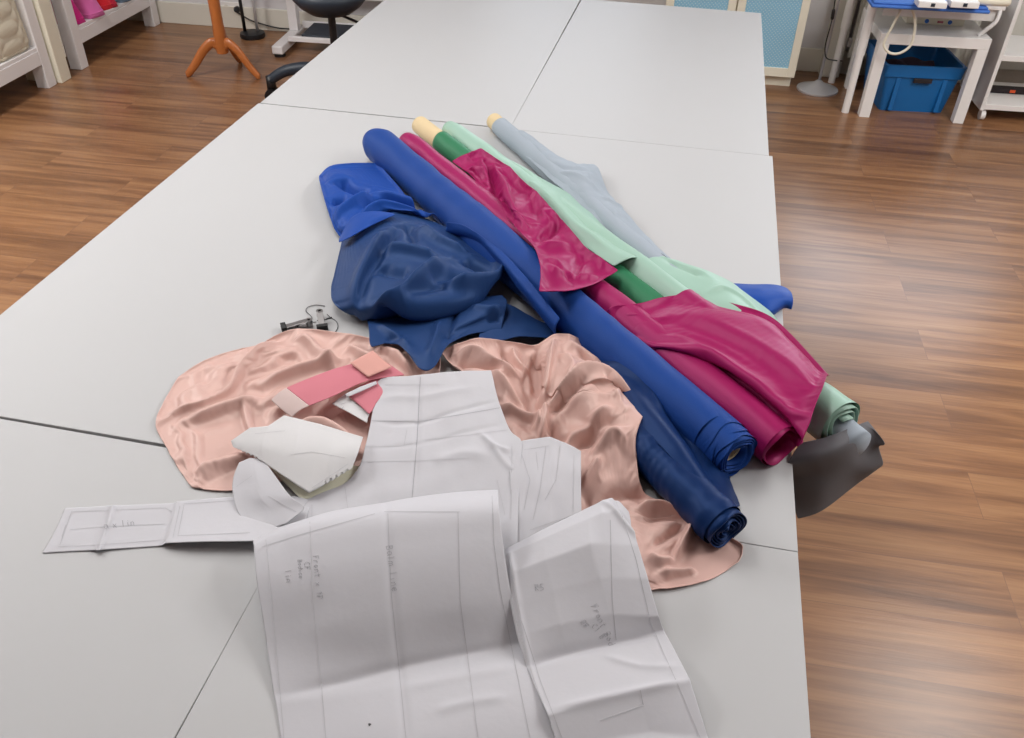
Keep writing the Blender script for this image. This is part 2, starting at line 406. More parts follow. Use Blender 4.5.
def settle(X, scale=1.0, steps=40, iters=10, pin=None, caps=(), grav=.0006, bend=.25, zmin=.0012, edge=True, damp=.9, fric=.6, plane=True):
    X = X.copy(); V = np.zeros_like(X); w = np.ones(X.shape[:2])
    if pin is not None: w = np.where(pin, 0.0, 1.0)
    w = w[..., None]
    def cons(di, dj):
        n0, n1 = X.shape[:2]; out = []
        if di == 0: 
            st = 2 * dj
            for o in range(st):
                j = np.array([x for x in range(n1 - dj) if x % st == o]) if dj == 1 else np.array([x for x in range(n1 - dj) if (x % (2 * dj)) == o])
                if len(j): out.append((np.ix_(range(n0), j), np.ix_(range(n0), j + dj)))
        else:
            for o in range(2 * di):
                i = np.array([x for x in range(n0 - di) if x % (2 * di) == o])
                if not len(i): continue
                if dj >= 0: out.append((np.ix_(i, range(n1 - dj)), np.ix_(i + di, range(dj, n1))))
                else: out.append((np.ix_(i, range(-dj, n1)), np.ix_(i + di, range(0, n1 + dj))))
        return out
    C = []
    for di, dj, k in ((0, 1, 1), (1, 0, 1), (1, 1, .5), (1, -1, .5), (0, 2, bend), (2, 0, bend), (0, 4, bend * .5), (4, 0, bend * .5)):
        for a, b in cons(di, dj):
            C.append((a, b, np.linalg.norm(X[a] - X[b], axis=-1, keepdims=True) * scale, k))
    for s in range(steps):
        V *= damp; V[..., 2] -= grav
        Y = X + V * w
        for it in range(iters):
            for a, b, l, k in C:
                d = Y[b] - Y[a]; n = np.linalg.norm(d, axis=-1, keepdims=True) + 1e-9
                wa, wb = w[a], w[b]; sw = wa + wb; sw = np.where(sw == 0, 1, sw)
                c = d * ((n - l) / n) * k / sw
                Y[a] += c * wa; Y[b] -= c * wb
            if plane:
                on = (Y[..., 0] < .262) | True
                low = (Y[..., 2] < TT + zmin) & (Y[..., 0] < .257)
                Y[..., 2] = np.where(low, TT + zmin, Y[..., 2])
                Y[..., :2] = np.where(low[..., None], Y[..., :2] * (1 - fric) + X[..., :2] * fric, Y[..., :2])
            for p0, p1, r in caps:
                ab = p1 - p0; t = np.clip(((Y - p0) @ ab) / (ab @ ab), 0, 1)
                q = Y - (p0 + t[..., None] * ab); d = np.linalg.norm(q, axis=-1, keepdims=True) + 1e-9
                rr = r + .002
                Y = np.where(d < rr, Y + q / d * (rr - d) * w, Y)
        V = Y - X; X = Y
    return X
def grid_mesh(name, X, m, parent, thick=.0012, sub=1, world=True, holes=None):
    nv, nu = X.shape[:2]; me = bpy.data.meshes.new(name)
    f = [(i * nu + j, i * nu + j + 1, (i + 1) * nu + j + 1, (i + 1) * nu + j) for i in range(nv - 1) for j in range(nu - 1)]
    me.from_pydata([tuple(p) for p in X.reshape(-1, 3)], [], f); me.update()
    # make normals point up on average
    if sum(p.normal.z * p.area for p in me.polygons) < 0: me.flip_normals()
    o = link(name, me, m, parent, True, world)
    if sub:
        s = o.modifiers.new('smooth', 'SUBSURF'); s.levels = sub; s.render_levels = sub
    if thick:
        s = o.modifiers.new('thickness', 'SOLIDIFY'); s.thickness = thick; s.offset = -1
    return o
def edge_pin(X, sides='tblr', k=1):
    p = np.zeros(X.shape[:2], bool)
    if 't' in sides: p[:k] = True
    if 'b' in sides: p[-k:] = True
    if 'l' in sides: p[:, :k] = True
    if 'r' in sides: p[:, -k:] = True
    return p

# rolls -----------------------------------------------------------
class Axis:
    def __init__(s, a, b): s.a = Vector(a); s.b = Vector(b); s.t = (s.b - s.a).normalized(); s.len = (s.b - s.a).length; s.x = s.t.cross(Vector((0, 0, 1))).normalized(); s.y = s.x.cross(s.t)
    def at(s, k, r=0, ang=0): return s.a.lerp(s.b, k) + (s.x * math.cos(ang) + s.y * math.sin(ang)) * r
def roll_body(ax, r0, r1, k0=0, k1=1, n=160, m=56, seed=1, rip=.03, prof=None, cap0=True, twist=.5):
    """a wound fabric roll: ripples run slightly skewed round it"""
    rng = np.random.RandomState(seed); ph = rng.uniform(0, 6, 8); X = np.zeros((n, m, 3))
    for i in range(n):
        k = k0 + (k1 - k0) * i / (n - 1); r = r0 + (r1 - r0) * k
        if prof: r *= prof(k)
        for j in range(m):
            a = 2 * pi * j / m
            q = 1 + rip * (.5 * math.sin(k * 33 + a * 1 + ph[0]) * math.sin(a * 2 + ph[1] + k * 5) + .35 * math.sin(k * 61 + 2 * a + ph[2]) * math.sin(k * 9 + ph[3]) + .4 * math.sin(3 * a + 7 * k + ph[4]))
            q += rip * .22 * math.sin(k * 150 + 4 * math.sin(a + ph[5]) + 2 * math.sin(k * 17 + ph[6])) * max(0, math.sin(a + k * 8 + ph[7])) * (.4 + .6 * abs(math.sin(k * 7 + ph[6])))
            X[i, j] = ax.at(k, r * q, a)
    return X
def tube_mesh(name, X, m, parent, cap0=None, cap1=None, sub=0):
    n, k = X.shape[:2]; me = bpy.data.meshes.new(name)
    v = [tuple(p) for p in X.reshape(-1, 3)]
    f = [(i * k + j, i * k + (j + 1) % k, (i + 1) * k + (j + 1) % k, (i + 1) * k + j) for i in range(n - 1) for j in range(k)]
    for cap, i in ((cap0, 0), (cap1, n - 1)):
        if cap:
            c = len(v); v.append(tuple(X[i].mean(0) + np.array(cap))); f += [(i * k + j, i * k + (j + 1) % k, c) for j in range(k)]
    me.from_pydata(v, [], f); bm = bmesh.new(); bm.from_mesh(me); bmesh.ops.recalc_face_normals(bm, faces=bm.faces); bm.to_mesh(me); bm.free()
    return link(name, me, m, parent, True, True)
def spiral_end(ax, k0, k1, rin, rout, turns, m, parent, seed=0, name='wound_layers', sq=1.0, jit=.012):
    rng = np.random.RandomState(seed); n = int(turns * 40); X = np.zeros((8, n, 3)); j_ = rng.uniform(-1, 1, int(turns) + 3)
    for j in range(n):
        t = j / (n - 1); a = t * turns * 2 * pi + 1.0; r = rin + (rout - rin) * t
        b = int(t * turns); fr_ = t * turns - b
        ext = (j_[b] * (1 - fr_) + j_[b + 1] * fr_) * jit + .0025 * math.sin(a * 3 + seed)
        for i in range(8):
            p = ax.at(k0 + (k1 - k0) * i / 7, r * (1 + .02 * math.sin(2 * a + 1)), a) + ax.t * (ext * i / 7); X[i, j] = p
    return grid_mesh(name, X, m, parent, .0012, 0)
def tube_core(ax, k0, k1, r, m, parent, wall=.004):
    X = []
    for k, rr in ((k0, r - wall), (k0, r), (k1, r), (k1, r - wall), (k0, r - wall)):
        X.append([tuple(ax.at(k, rr, 2 * pi * j / 40)) for j in range(40)])
    o = tube_mesh('cardboard_core', np.array(X), m, parent); o.data.set_sharp_from_angle(angle=.6); return o
# ------------------------------------------------------------------ the fabric rolls
A_NAVY = Axis(P(585, 389, .034), P(727, 530, .038))
A_BLUE = Axis(P(376, 142, .047), P(741, 459, .044))
A_MAG = Axis(P(407, 142, .033), P(780, 446, .039))
A_GREEN = Axis(P(420, 125, .031), P(735, 372, .031))
A_MINT = Axis(P(450, 130, .032), P(840, 424, .045))
A_GREY = Axis(P(494, 121, .026), P(858, 446, .03))
np3 = lambda v: np.array(v)
def cap(ax, r0, r1=None, a=0, b=1, n=4):
    r1 = r1 or r0; out = []
    for i in range(n):
        k0 = a + (b - a) * i / n; k1 = a + (b - a) * (i + 1) / n
        out.append((np3(ax.at(k0)), np3(ax.at(k1)), r0 + (r1 - r0) * (k0 + k1) / 2))
    return out
ROLLCAPS = cap(A_NAVY, .039) + cap(A_BLUE, .045, .043) + cap(A_MAG, .028, .036) + cap(A_GREEN, .029) + cap(A_MINT, .031, .036) + cap(A_GREY, .025)
def bump(k, c, w): return math.exp(-((k - c) / w) ** 2)

# royal blue
blue = thing('fabric_roll', A_BLUE.at(.5), 'thick royal blue fabric roll with layered near end, left of the magenta roll', 'fabric roll', 'fabric rolls side by side on the tables')
tube_mesh('rolled_fabric', roll_body(A_BLUE, .048, .0435, 0, .955, seed=3, rip=.05, prof=lambda k: (1 + .12 * bump(k, .44, .1) - .04 * bump(k, .12, .1) + .022 * math.sin(k * 105) * bump(k, .3, .1) + .012 * math.sin(k * 140) * bump(k, .66, .14)) * (1 - .16 * bump(k, 0, .012))), M['royal'], blue, (-.0 * A_BLUE.t))
for i_, (r_, k_) in enumerate(((.0432, .972), (.0419, .983), (.0406, .99), (.0392, .994))):
    Y = roll_body(A_BLUE, r_, r_, .86, k_, 12, 56, 30 + i_, .03)
    for j in range(56): Y[-1, j] += np3(A_BLUE.t) * .004 * math.sin(j * .34 + i_ * 2) ; Y[-2, j] += np3(A_BLUE.t) * .002 * math.sin(j * .34 + i_ * 2)
    tube_mesh('wrap_layer', Y, M['royal'], blue)
spiral_end(A_BLUE, .90, .997, .021, .0385, 4.4, M['royal'], blue, 2, jit=.01)
tube_core(A_BLUE, .9, .985, .0195, M['card'], blue)
X = loft([[(319, 176, .008), (330, 166, .03), (350, 163, .036), (378, 163, .03)],
          [(320, 182, .034), (340, 176, .055), (362, 176, .045), (398, 186, .05)],
          [(324, 197, .04), (345, 194, .05), (373, 191, .055), (408, 199, .05)],
          [(328, 210, .032), (345, 207, .05), (380, 201, .068), (420, 210, .058)],
          [(333, 226, .02), (350, 219, .048), (388, 208, .06), (432, 219, .05)],
          [(341, 238, .008), (357, 233, .03), (380, 220, .035), (405, 216, .03), (446, 228, .03)]], 64, 60)
ridges(X, [([(338, 175), (350, 185), (368, 191)], -0.0360, .016, 0, .05), ([(368, 190), (390, 194), (420, 206), (443, 222)], 0.0240, .012, .4, .06),
           ([(360, 208), (385, 202), (425, 212)], -0.0400, .011, 0, .05), ([(330, 212), (350, 205), (372, 196)], 0.0240, .012, 0, .05), ([(332, 200), (345, 200)], -0.0240, .014, 0, .04),
           ([(356, 215), (376, 206), (400, 207), (430, 216)], 0.0160, .008, 0, .06)])
wrinkle(X, (330, 180), (420, 215), .004, 45, 3)
X = settle(X, 1.02, 7, 6, edge_pin(X, 'tblr'), ROLLCAPS[4:8], grav=.0003)
grid_mesh('loose_end', X, M['royals'], blue)
X = loft([[(339, 239, .046), (352, 217, .066), (372, 211, .075), (393, 213, .07)],
          [(339, 242, .05), (352, 228, .072), (372, 219, .082), (394, 214, .074)],
          [(340, 242, .05), (350, 237, .07), (370, 226, .078), (395, 214.5, .074)]], 30, 12)
grid_mesh('turned_corner', X, M['royals'], blue, .0014)
X = loft([[(446, 222, .075), (466, 226, .088), (500, 250, .094), (535, 288, .09), (560, 318, .082)],
          [(447, 226, .066), (477, 236, .084), (503, 262, .088), (528, 292, .082), (556, 326, .07)],
          [(446, 230, .055), (476, 238.5, .074), (498, 260, .076), (525, 294, .07), (556, 332, .05)],
          [(450, 232, .03), (478, 244, .045), (502, 268, .045), (528, 300, .035), (560, 337, .02)],
          [(452, 228, .01), (480, 240, .015), (508, 268, .015), (532, 300, .012), (566, 338, .006)]], 60, 28)
X[..., 2] += .0012 * vnoise(X, 50, 5)
grid_mesh('lifted_wrap', X, M['royal'], blue)

# navy satin
navy = thing('fabric_roll', A_NAVY.at(.5), 'slim navy satin roll with frayed near end and crumpled loose length, beside the peach satin', 'fabric roll', 'fabric rolls side by side on the tables')
tube_mesh('rolled_fabric', roll_body(A_NAVY, .036, .035, .3, .975, seed=8, rip=.04, prof=lambda k: 1 + .05 * bump(k, .93, .03)), M['navyr'], navy, (0, 0, 0))
spiral_end(A_NAVY, .9, 1.0, .006, .0345, 6.5, M['navyr'], navy, 5, jit=.006)
X = loft([[(618, 402, .05), (630, 415, .066), (655, 440, .072), (690, 478, .07), (716, 508, .064)],
          [(608, 380, .05), (630, 394, .074), (660, 422, .08), (697, 468, .072), (722, 505, .058)],
          [(596, 358, .04), (632, 376, .064), (665, 410, .055), (704, 456, .045), (730, 508, .032)],
          [(594, 346, .04), (635, 368, .055), (675, 408, .045), (712, 455, .04), (736, 508, .015)],
          [(600, 345, .02), (645, 372, .03), (686, 415, .025), (720, 458, .02), (740, 506, .003)]], 60, 30)
ridges(X, [([(600, 354), (640, 380), (668, 420)], .012, .014, 0, .06), ([(655, 392), (690, 445), (715, 490)], -.012, .01, 0, .05)])
X[..., 2] += .001 * vnoise(X, 40, 8)
# frayed far edge
X[-1, :, :2] += .0025 * np.random.RandomState(2).uniform(-1, 1, (X.shape[1], 2))
grid_mesh('loose_edge', X, M['navyr'], navy)
X = loft([[(342, 240, .02), (358, 234, .055), (380, 217, .064), (400, 212, .05), (428, 219, .045)],
          [(338, 258, .03), (360, 250, .07), (395, 235, .078), (430, 231, .066), (458, 233, .045)],
          [(334, 275, .032), (360, 268, .072), (405, 255, .082), (450, 248, .066), (488, 250, .035)],
          [(331, 289, .032), (360, 284, .068), (410, 275, .082), (460, 266, .072), (501, 260, .042)],
          [(333, 302, .03), (365, 298, .062), (415, 292, .078), (465, 282, .072), (504, 274, .042)],
          [(342, 311, .024), (380, 309, .056), (430, 305, .066), (470, 298, .062), (500, 289, .04)],
          [(350, 316, .012), (385, 318, .036), (430, 318, .042), (470, 308, .042), (492, 297, .03)],
          [(356, 314, .004), (390, 316, .012), (430, 315, .016), (465, 305, .018), (488, 296, .014)]], 96, 84)
ridges(X, [([(398, 228), (384, 250), (364, 280), (358, 300)], -0.0262, 0.0125, .2, .07), ([(388, 232), (370, 262), (352, 296)], 0.0259, 0.0175, 0, .07),
           ([(378, 264), (392, 270), (410, 272)], -0.0224, 0.0200, 0, .08), ([(445, 258), (424, 276), (398, 295), (362, 300)], 0.0363, 0.0150, .3, .08),
           ([(428, 280), (448, 274), (470, 278)], -0.0187, 0.0175, 0, .08), ([(380, 250), (405, 252), (440, 258)], 0.0259, 0.0162, 0, .08),
           ([(495, 257), (503, 270), (497, 284), (470, 294), (440, 297)], 0.0414, 0.0150, 0, .05), ([(462, 262), (480, 268), (488, 276)], -0.0262, 0.0150, 0, .06),
           ([(405, 222), (412, 235), (414, 246)], -0.0187, 0.0112, 0, .07), ([(420, 225), (440, 240), (470, 250)], 0.0208, 0.0150, 0, .07), ([(400, 300), (430, 290), (455, 288)], -0.0187, 0.0125, 0, .07)])
wrinkle(X, (400, 230), (370, 300), .0035, 30, 12)
X = settle(X, 1.015, 5, 6, edge_pin(X, 'tblr'), (), grav=.0001, bend=.25)
grid_mesh('crumpled_length', X, M['navy'], navy)
X = loft([[(362, 314, .016), (400, 316, .022), (440, 314, .034), (475, 298, .04), (502, 295, .045)],
          [(367, 319, .016), (400, 328, .024), (440, 330, .034), (480, 315, .05), (507, 303, .05)],
          [(369, 331, .03), (402, 338, .03), (425, 345, .034), (450, 335, .034), (480, 322, .04), (503, 321, .04)],
          [(370, 344, .034), (394, 344, .03), (412, 355, .038), (432, 358, .038), (446, 345, .036), (470, 330, .036), (501, 329, .034)],
          [(372, 347, .032), (398, 343, .03), (419, 368, .034), (434, 367, .034), (448, 345, .034), (470, 334, .034), (500, 331, .03)]], 80, 34)
ridges(X, [([(375, 322), (395, 335), (412, 352)], .012, .009, 0, .03), ([(385, 338), (405, 340)], -.01, .01, 0, .03), ([(440, 322), (436, 340), (428, 362)], .012, .009, 0, .03),
           ([(455, 312), (450, 330), (446, 342)], -.012, .008, 0, .03), ([(470, 306), (490, 312), (503, 310)], .012, .009, 0, .045), ([(486, 318), (500, 316)], -.012, .007, 0, .045)])
X[..., 2] += .001 * vnoise(X, 60, 17)
grid_mesh('hanging_corner', X, M['navy'], navy)
X = loft([[(486, 298, .03), (508, 304, .024), (538, 319, .02), (566, 333, .014)],
          [(484, 312, .03), (506, 318, .03), (536, 326, .024), (566, 335, .016)],
          [(480, 330, .032), (500, 329, .034), (530, 331, .03), (562, 337, .02)],
          [(478, 341, .034), (498, 341, .034), (522, 336, .034), (560, 339, .026)]], 44, 20)
X[..., 2] += .0014 * vnoise(X, 60, 19)
grid_mesh('trailing_strip', X, M['navy'], navy)

# magenta satin
mag = thing('fabric_roll', A_MAG.at(.5), 'magenta satin roll, hollow at its near end, shiny loose folds thrown over the green rolls', 'fabric roll', 'fabric rolls side by side on the tables')
Y = roll_body(A_MAG, .031, .039, 0, 1, seed=11, rip=.05, prof=lambda k: 1 - .14 * bump(k, 0, .012))
tube_mesh('rolled_fabric', Y, M['magenta'], mag, (0, 0, 0))
o = spiral_end(A_MAG, .9, 1.003, .0335, .0375, 1.6, M['magenta'], mag, 5, jit=.002)
X = loft([[(452, 161, .056), (465, 154, .07), (481, 149, .076)],
          [(470, 174, .058), (485, 165, .086), (504, 163, .08)],
          [(488, 195, .06), (503, 185, .092), (521, 177, .084)],
          [(500, 210, .056), (518, 202, .098), (541, 198, .086)],
          [(520, 232, .088), (537, 225, .1), (564, 222, .088)],
          [(536, 250, .108), (556, 245, .108), (586, 247, .088)],
          [(541, 272, .118), (568, 265, .110), (604, 260, .084)],
          [(539, 291, .114), (560, 291, .121), (580, 288, .104), (600, 281, .082), (618, 270, .078)]], 48, 96)
ridges(X, [([(484, 158), (492, 180), (500, 206)], -.026, .009, 0, .06), ([(468, 164), (480, 170), (488, 166)], .014, .008, 0, .07), ([(470, 160), (478, 158)], -.014, .009, 0, .06),
           ([(482, 150), (500, 180), (512, 212), (534, 244)], .014, .010, 0, .07), ([(512, 172), (528, 195), (540, 220)], -.010, .010, 0, .08), ([(526, 186), (540, 206), (550, 228)], .008, .010, 0, .08),
           ([(560, 222), (548, 232), (542, 244)], -.024, .009, 0, .08), ([(564, 222), (552, 228), (544, 240)], .008, .006, 0, .08), ([(536, 246), (560, 244), (570, 240)], .01, .008, 0, .09),
           ([(543, 270), (555, 276), (575, 286)], -.014, .008, 0, .08), ([(584, 252), (578, 270), (575, 284)], -.008, .007, 0, .08), ([(545, 285), (575, 284), (604, 280)], .01, .008, 0, .07)])
wrinkle(X, (490, 160), (560, 270), .005, 70, 23)
X = settle(X, 1.03, 16, 6, edge_pin(X, 'tblr'), ROLLCAPS[8:20] + cap(A_BLUE, .0565, None, .3, .6, 3), grav=.0002)
grid_mesh('upper_fold', X, M['magenta'], mag)
X = loft([[(606, 313, .05), (643, 339, .045), (690, 367, .045), (735, 397, .045), (770, 419, .05), (797, 447, .045)],
          [(607, 311, .06), (646, 333, .07), (694, 360, .075), (740, 389, .08), (776, 411, .085), (803, 438, .082)],
          [(611, 307, .07), (652, 327, .084), (702, 352, .092), (747, 379, .098), (782, 401, .102), (809, 424, .096)],
          [(635, 304, .075), (680, 323, .092), (727, 348, .1), (772, 378, .104), (814, 408, .106)],
          [(660, 298, .07), (705, 307, .1), (752, 328, .108), (792, 356, .114), (822, 388, .112)],
          [(685, 294, .066), (733, 305, .092), (768, 317, .096), (792, 338, .098), (827, 375, .1)],
          [(690, 294, .05), (735, 304, .07), (768, 315, .07), (794, 337, .066), (829, 376, .066)]], 96, 60)
ridges(X, [([(640, 318), (690, 345), (745, 375), (785, 400)], .007, .016, 0, .09), ([(625, 318), (670, 345), (730, 380)], -.012, .009, 0, .07), ([(610, 310), (635, 322), (652, 322)], -.01, .009, 0, .07),
           ([(665, 305), (710, 325), (755, 352), (800, 392)], -.006, .02, 0, .1), ([(620, 313), (650, 318), (675, 320)], .008, .008, 0, .07), ([(700, 372), (740, 392), (780, 415)], -.01, .007, 0, .08)])
wrinkle(X, (640, 310), (800, 410), .0025, 26, 29)
X = settle(X, 1.012, 14, 6, edge_pin(X, 'tblr'), ROLLCAPS[8:20], grav=.0002)
grid_mesh('lower_fold', X, M['magenta'], mag)

# emerald
grn = thing('fabric_roll', A_GREEN.at(.5), 'emerald green fabric roll with a long bare cardboard core, between the magenta and mint rolls', 'fabric roll', 'fabric rolls side by side on the tables')
tube_mesh('rolled_fabric', roll_body(A_GREEN, .03, .03, .105, 1, seed=14, rip=.05), M['green'], grn, (0, 0, 0), (0, 0, 0))
tube_core(A_GREEN, 0, .14, .0255, M['card'], grn)

# mint
mint = thing('fabric_roll', A_MINT.at(.5), 'pale mint satin roll with loose layers, its near end overhanging the table edge', 'fabric roll', 'fabric rolls side by side on the tables')
tube_mesh('rolled_fabric', roll_body(A_MINT, .03, .037, 0, 1, seed=17, rip=.06, prof=lambda k: (1 - .12 * bump(k, 0, .012)) * (1 + .2 * bump(k, 1, .1))), M['mint'], mint, (0, 0, 0))
spiral_end(A_MINT, .93, 1.006, .02, .042, 2.6, M['mint'], mint, 15, jit=.006)
X = loft([[(490, 160, .045), (500, 155, .056), (508, 160, .04)],
          [(518, 178, .056), (530, 172, .066), (541, 178, .042)],
          [(536, 196, .06), (552, 191, .07), (568, 192, .036)],
          [(560, 226, .062), (582, 221, .074), (603, 225, .04)],
          [(584, 246, .066), (605, 242, .076), (626, 245, .038)],
          [(614, 266, .07), (632, 258, .08), (650, 258, .045)]], 30, 70)
ridges(X, [([(520, 176), (545, 198), (570, 226), (600, 250), (618, 262)], .01, .009, 0, .06), ([(560, 200), (585, 225), (600, 240)], -.008, .01, 0, .06), ([(590, 226), (600, 236), (620, 248)], .006, .007, 0, .06)])
X[..., 2] += .001 * vnoise(X, 50, 33)
grid_mesh('loose_layer', X, M['mint'], mint)
X = loft([[(638, 262, .07), (655, 257, .064), (672, 259, .046), (688, 264, .02)],
          [(652, 270, .066), (678, 270, .058), (700, 268, .05), (718, 275, .02)],
          [(684, 294, .06), (703, 288, .062), (724, 284, .056), (744, 290, .02)],
          [(715, 312, .06), (735, 304, .068), (754, 304, .05), (772, 313, .02)],
          [(760, 332, .056), (772, 327, .058), (781, 325, .05), (789, 337, .012)]], 34, 50)
ridges(X, [([(665, 262), (690, 272), (700, 280)], -.012, .009, 0, .05), ([(655, 258), (680, 266), (712, 280)], .006, .008, 0, .05), ([(705, 298), (722, 290), (742, 298), (760, 316)], .008, .007, 0, .055)])
X[..., 2] += .001 * vnoise(X, 60, 35)
grid_mesh('side_layer', X, M['mint'], mint)

# grey
gry = thing('fabric_roll', A_GREY.at(.5), 'thin pale grey fabric roll with crumpled edge, farthest right of the rolls', 'fabric roll', 'fabric rolls side by side on the tables')
tube_mesh('rolled_fabric', roll_body(A_GREY, .026, .027, .03, 1, seed=21, rip=.06), M['grey'], gry, (0, 0, 0), (0, 0, 0))
tube_core(A_GREY, 0, .06, .0235, M['card'], gry)
X = loft([[(507, 139, .03), (516, 131, .05), (528, 134, .045), (537, 143, .02)],
          [(533, 163, .035), (552, 158, .056), (565, 160, .04), (573, 166, .012)],
          [(551, 180, .038), (575, 174, .06), (585, 170, .05), (595, 165, .03)],
          [(570, 196, .04), (590, 194, .055), (600, 193, .04), (608, 192, .02)],
          [(590, 214, .04), (610, 211, .052), (620, 211, .042), (627, 213, .02)],
          [(610, 234, .036), (630, 235, .044), (641, 237, .03), (652, 241, .01)],
          [(628, 252, .03), (650, 254, .034), (662, 255, .022), (676, 262, .004)]], 40, 80)
ridges(X, [([(545, 162), (565, 170), (592, 170)], -.01, .008, 0, .05), ([(555, 172), (580, 180), (604, 190)], .008, .008, 0, .05), ([(600, 200), (618, 203), (624, 208)], .01, .007, 0, .04),
           ([(630, 240), (645, 245), (660, 256)], -.012, .008, 0, .035), ([(520, 142), (530, 150), (536, 156)], -.008, .008, 0, .04)])
wrinkle(X, (520, 135), (600, 215), .006, 60, 41, 2.0); X[..., 2] += .0012 * vnoise(X, 80, 42)
X[..., 2] = np.maximum(X[..., 2], TT + .002)
grid_mesh('crumpled_edge', X, M['grey'], gry)
X = loft([[(800, 442, .02), (825, 436, .04), (850, 427, .055), (868, 421, .05)],
          [(789, 459, .004), (818, 452, .03), (850, 440, .046), (870, 430, .04), (883, 440, .026)],
          [(788.5, 476, -.04), (820, 473, -.02), (850, 461, 0), (868, 452, .0), (879, 447, .006)],
          [(790, 496, -.08), (820, 491, -.06), (850, 477, -.045), (870, 470, -.04), (883, 462, -.035)],
          [(798, 517, -.12), (820, 510, -.11), (848, 491, -.09), (878, 468, -.07)]], 60, 60)
X[..., 1] += .004 * vnoise(X, 22, 43)
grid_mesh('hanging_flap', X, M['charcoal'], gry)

# blue end poking out to the right
t = thing('fabric_strip', P(760, 298, .01), 'small royal blue fabric end poking past the right table edge, beneath the mint roll', 'fabric')
X = loft([[(718, 283, .006), (755, 284, .012), (778, 285, .016), (787, 288, .014)],
          [(726, 290, .02), (758, 290, .03), (780, 292, .028), (792, 294, .022)],
          [(742, 301, .024), (766, 302, .03), (783, 301, .024), (793, 303, .016)],
          [(752, 309, .014), (770, 312, .018), (784, 306, .014), (792, 308, .006)],
          [(756, 312, .003), (770, 316, .004), (783, 309, .003), (791, 310, .002)]], 34, 26)
X[..., 2] += .0012 * vnoise(X, 50, 47)
grid_mesh('folded_end', X, M['royals'], t)

# peach satin
pch = thing('satin_cloth', P(420, 440, 0), 'crumpled peach satin cloth spread under the pattern papers', 'fabric')
X = loft([[(262, 343, .003), (285, 331, .016), (312, 329, .022), (360, 336, .02), (400, 343, .016), (440, 346, .014)],
          [(219, 355, .004), (250, 352, .018), (290, 345, .022), (330, 350, .02), (400, 360, .018), (440, 362, .014)],
          [(184, 373, .004), (215, 370, .02), (262, 368, .016), (320, 375, .014), (380, 380, .014), (440, 390, .01)],
          [(164, 401, .006), (190, 400, .02), (240, 395, .016), (300, 400, .012), (360, 410, .012), (440, 420, .008)],
          [(156, 424, .004), (185, 420, .013), (240, 420, .013), (300, 425, .012), (360, 435, .01), (440, 440, .006)],
          [(166, 446, .003), (190, 445, .01), (240, 445, .01), (300, 450, .01), (360, 455, .008), (440, 460, .005)],
          [(177, 466, .003), (195, 466, .01), (240, 466, .012), (300, 465, .008), (360, 470, .006), (440, 475, .004)],
          [(192, 488, .002), (215, 490, .004), (240, 489, .005), (290, 480, .005), (360, 485, .004), (440, 490, .003)]], 120, 84)
ridges(X, [([(160, 414), (180, 404), (206, 398), (229, 385), (244, 362), (262, 346), (286, 334)], 0.0221, .008, -.5, .02), ([(166, 420), (184, 410), (208, 404), (234, 390), (250, 366)], -0.0136, .008, 0, .01),
           ([(190, 421), (225, 409), (264, 400)], 0.0187, .009, .4, .01), ([(243, 402), (247, 420), (253, 440)], 0.0119, .006, .3, .01), ([(192, 471), (225, 463), (258, 454)], 0.0170, .009, .4, .01),
           ([(186, 428), (192, 455), (196, 476)], -0.0102, .007, 0, .01), ([(298, 333), (312, 346), (338, 368)], 0.0204, .010, 0, .02), ([(262, 380), (300, 366), (345, 356)], 0.0204, .012, .3, .02),
           ([(345, 343), (362, 352), (385, 362)], 0.0170, .009, 0, .02), ([(372, 345), (395, 352), (410, 370)], 0.0204, .010, 0, .02), ([(292, 424), (325, 424), (355, 446)], 0.0306, .012, 0, .02),
           ([(310, 436), (335, 444), (352, 452)], -0.0170, .008, 0, .01), ([(280, 352), (300, 360)], -0.0170, .01, 0, .02), ([(240, 376), (275, 362), (300, 350)], -0.0136, .008, 0, .02),
           ([(400, 348), (415, 352), (425, 366)], 0.0204, .008, 0, .02), ([(264, 405), (280, 398), (290, 385)], -0.0136, .008, 0, .015), ([(200, 440), (225, 436), (250, 430)], -0.0068, .01, 0, .01)])
wrinkle(X, (190, 420), (330, 380), .005, 70, 51); X[..., 2] += .0008 * vnoise(X, 55, 52)
X[..., 2] = np.maximum(X[..., 2], TT + .0014)
pin = edge_pin(X, 'tblr')
X = settle(X, 1.045, 12, 8, pin, (), grav=.0002, bend=.15)
grid_mesh('spread_half', X, M['peach'], pch)
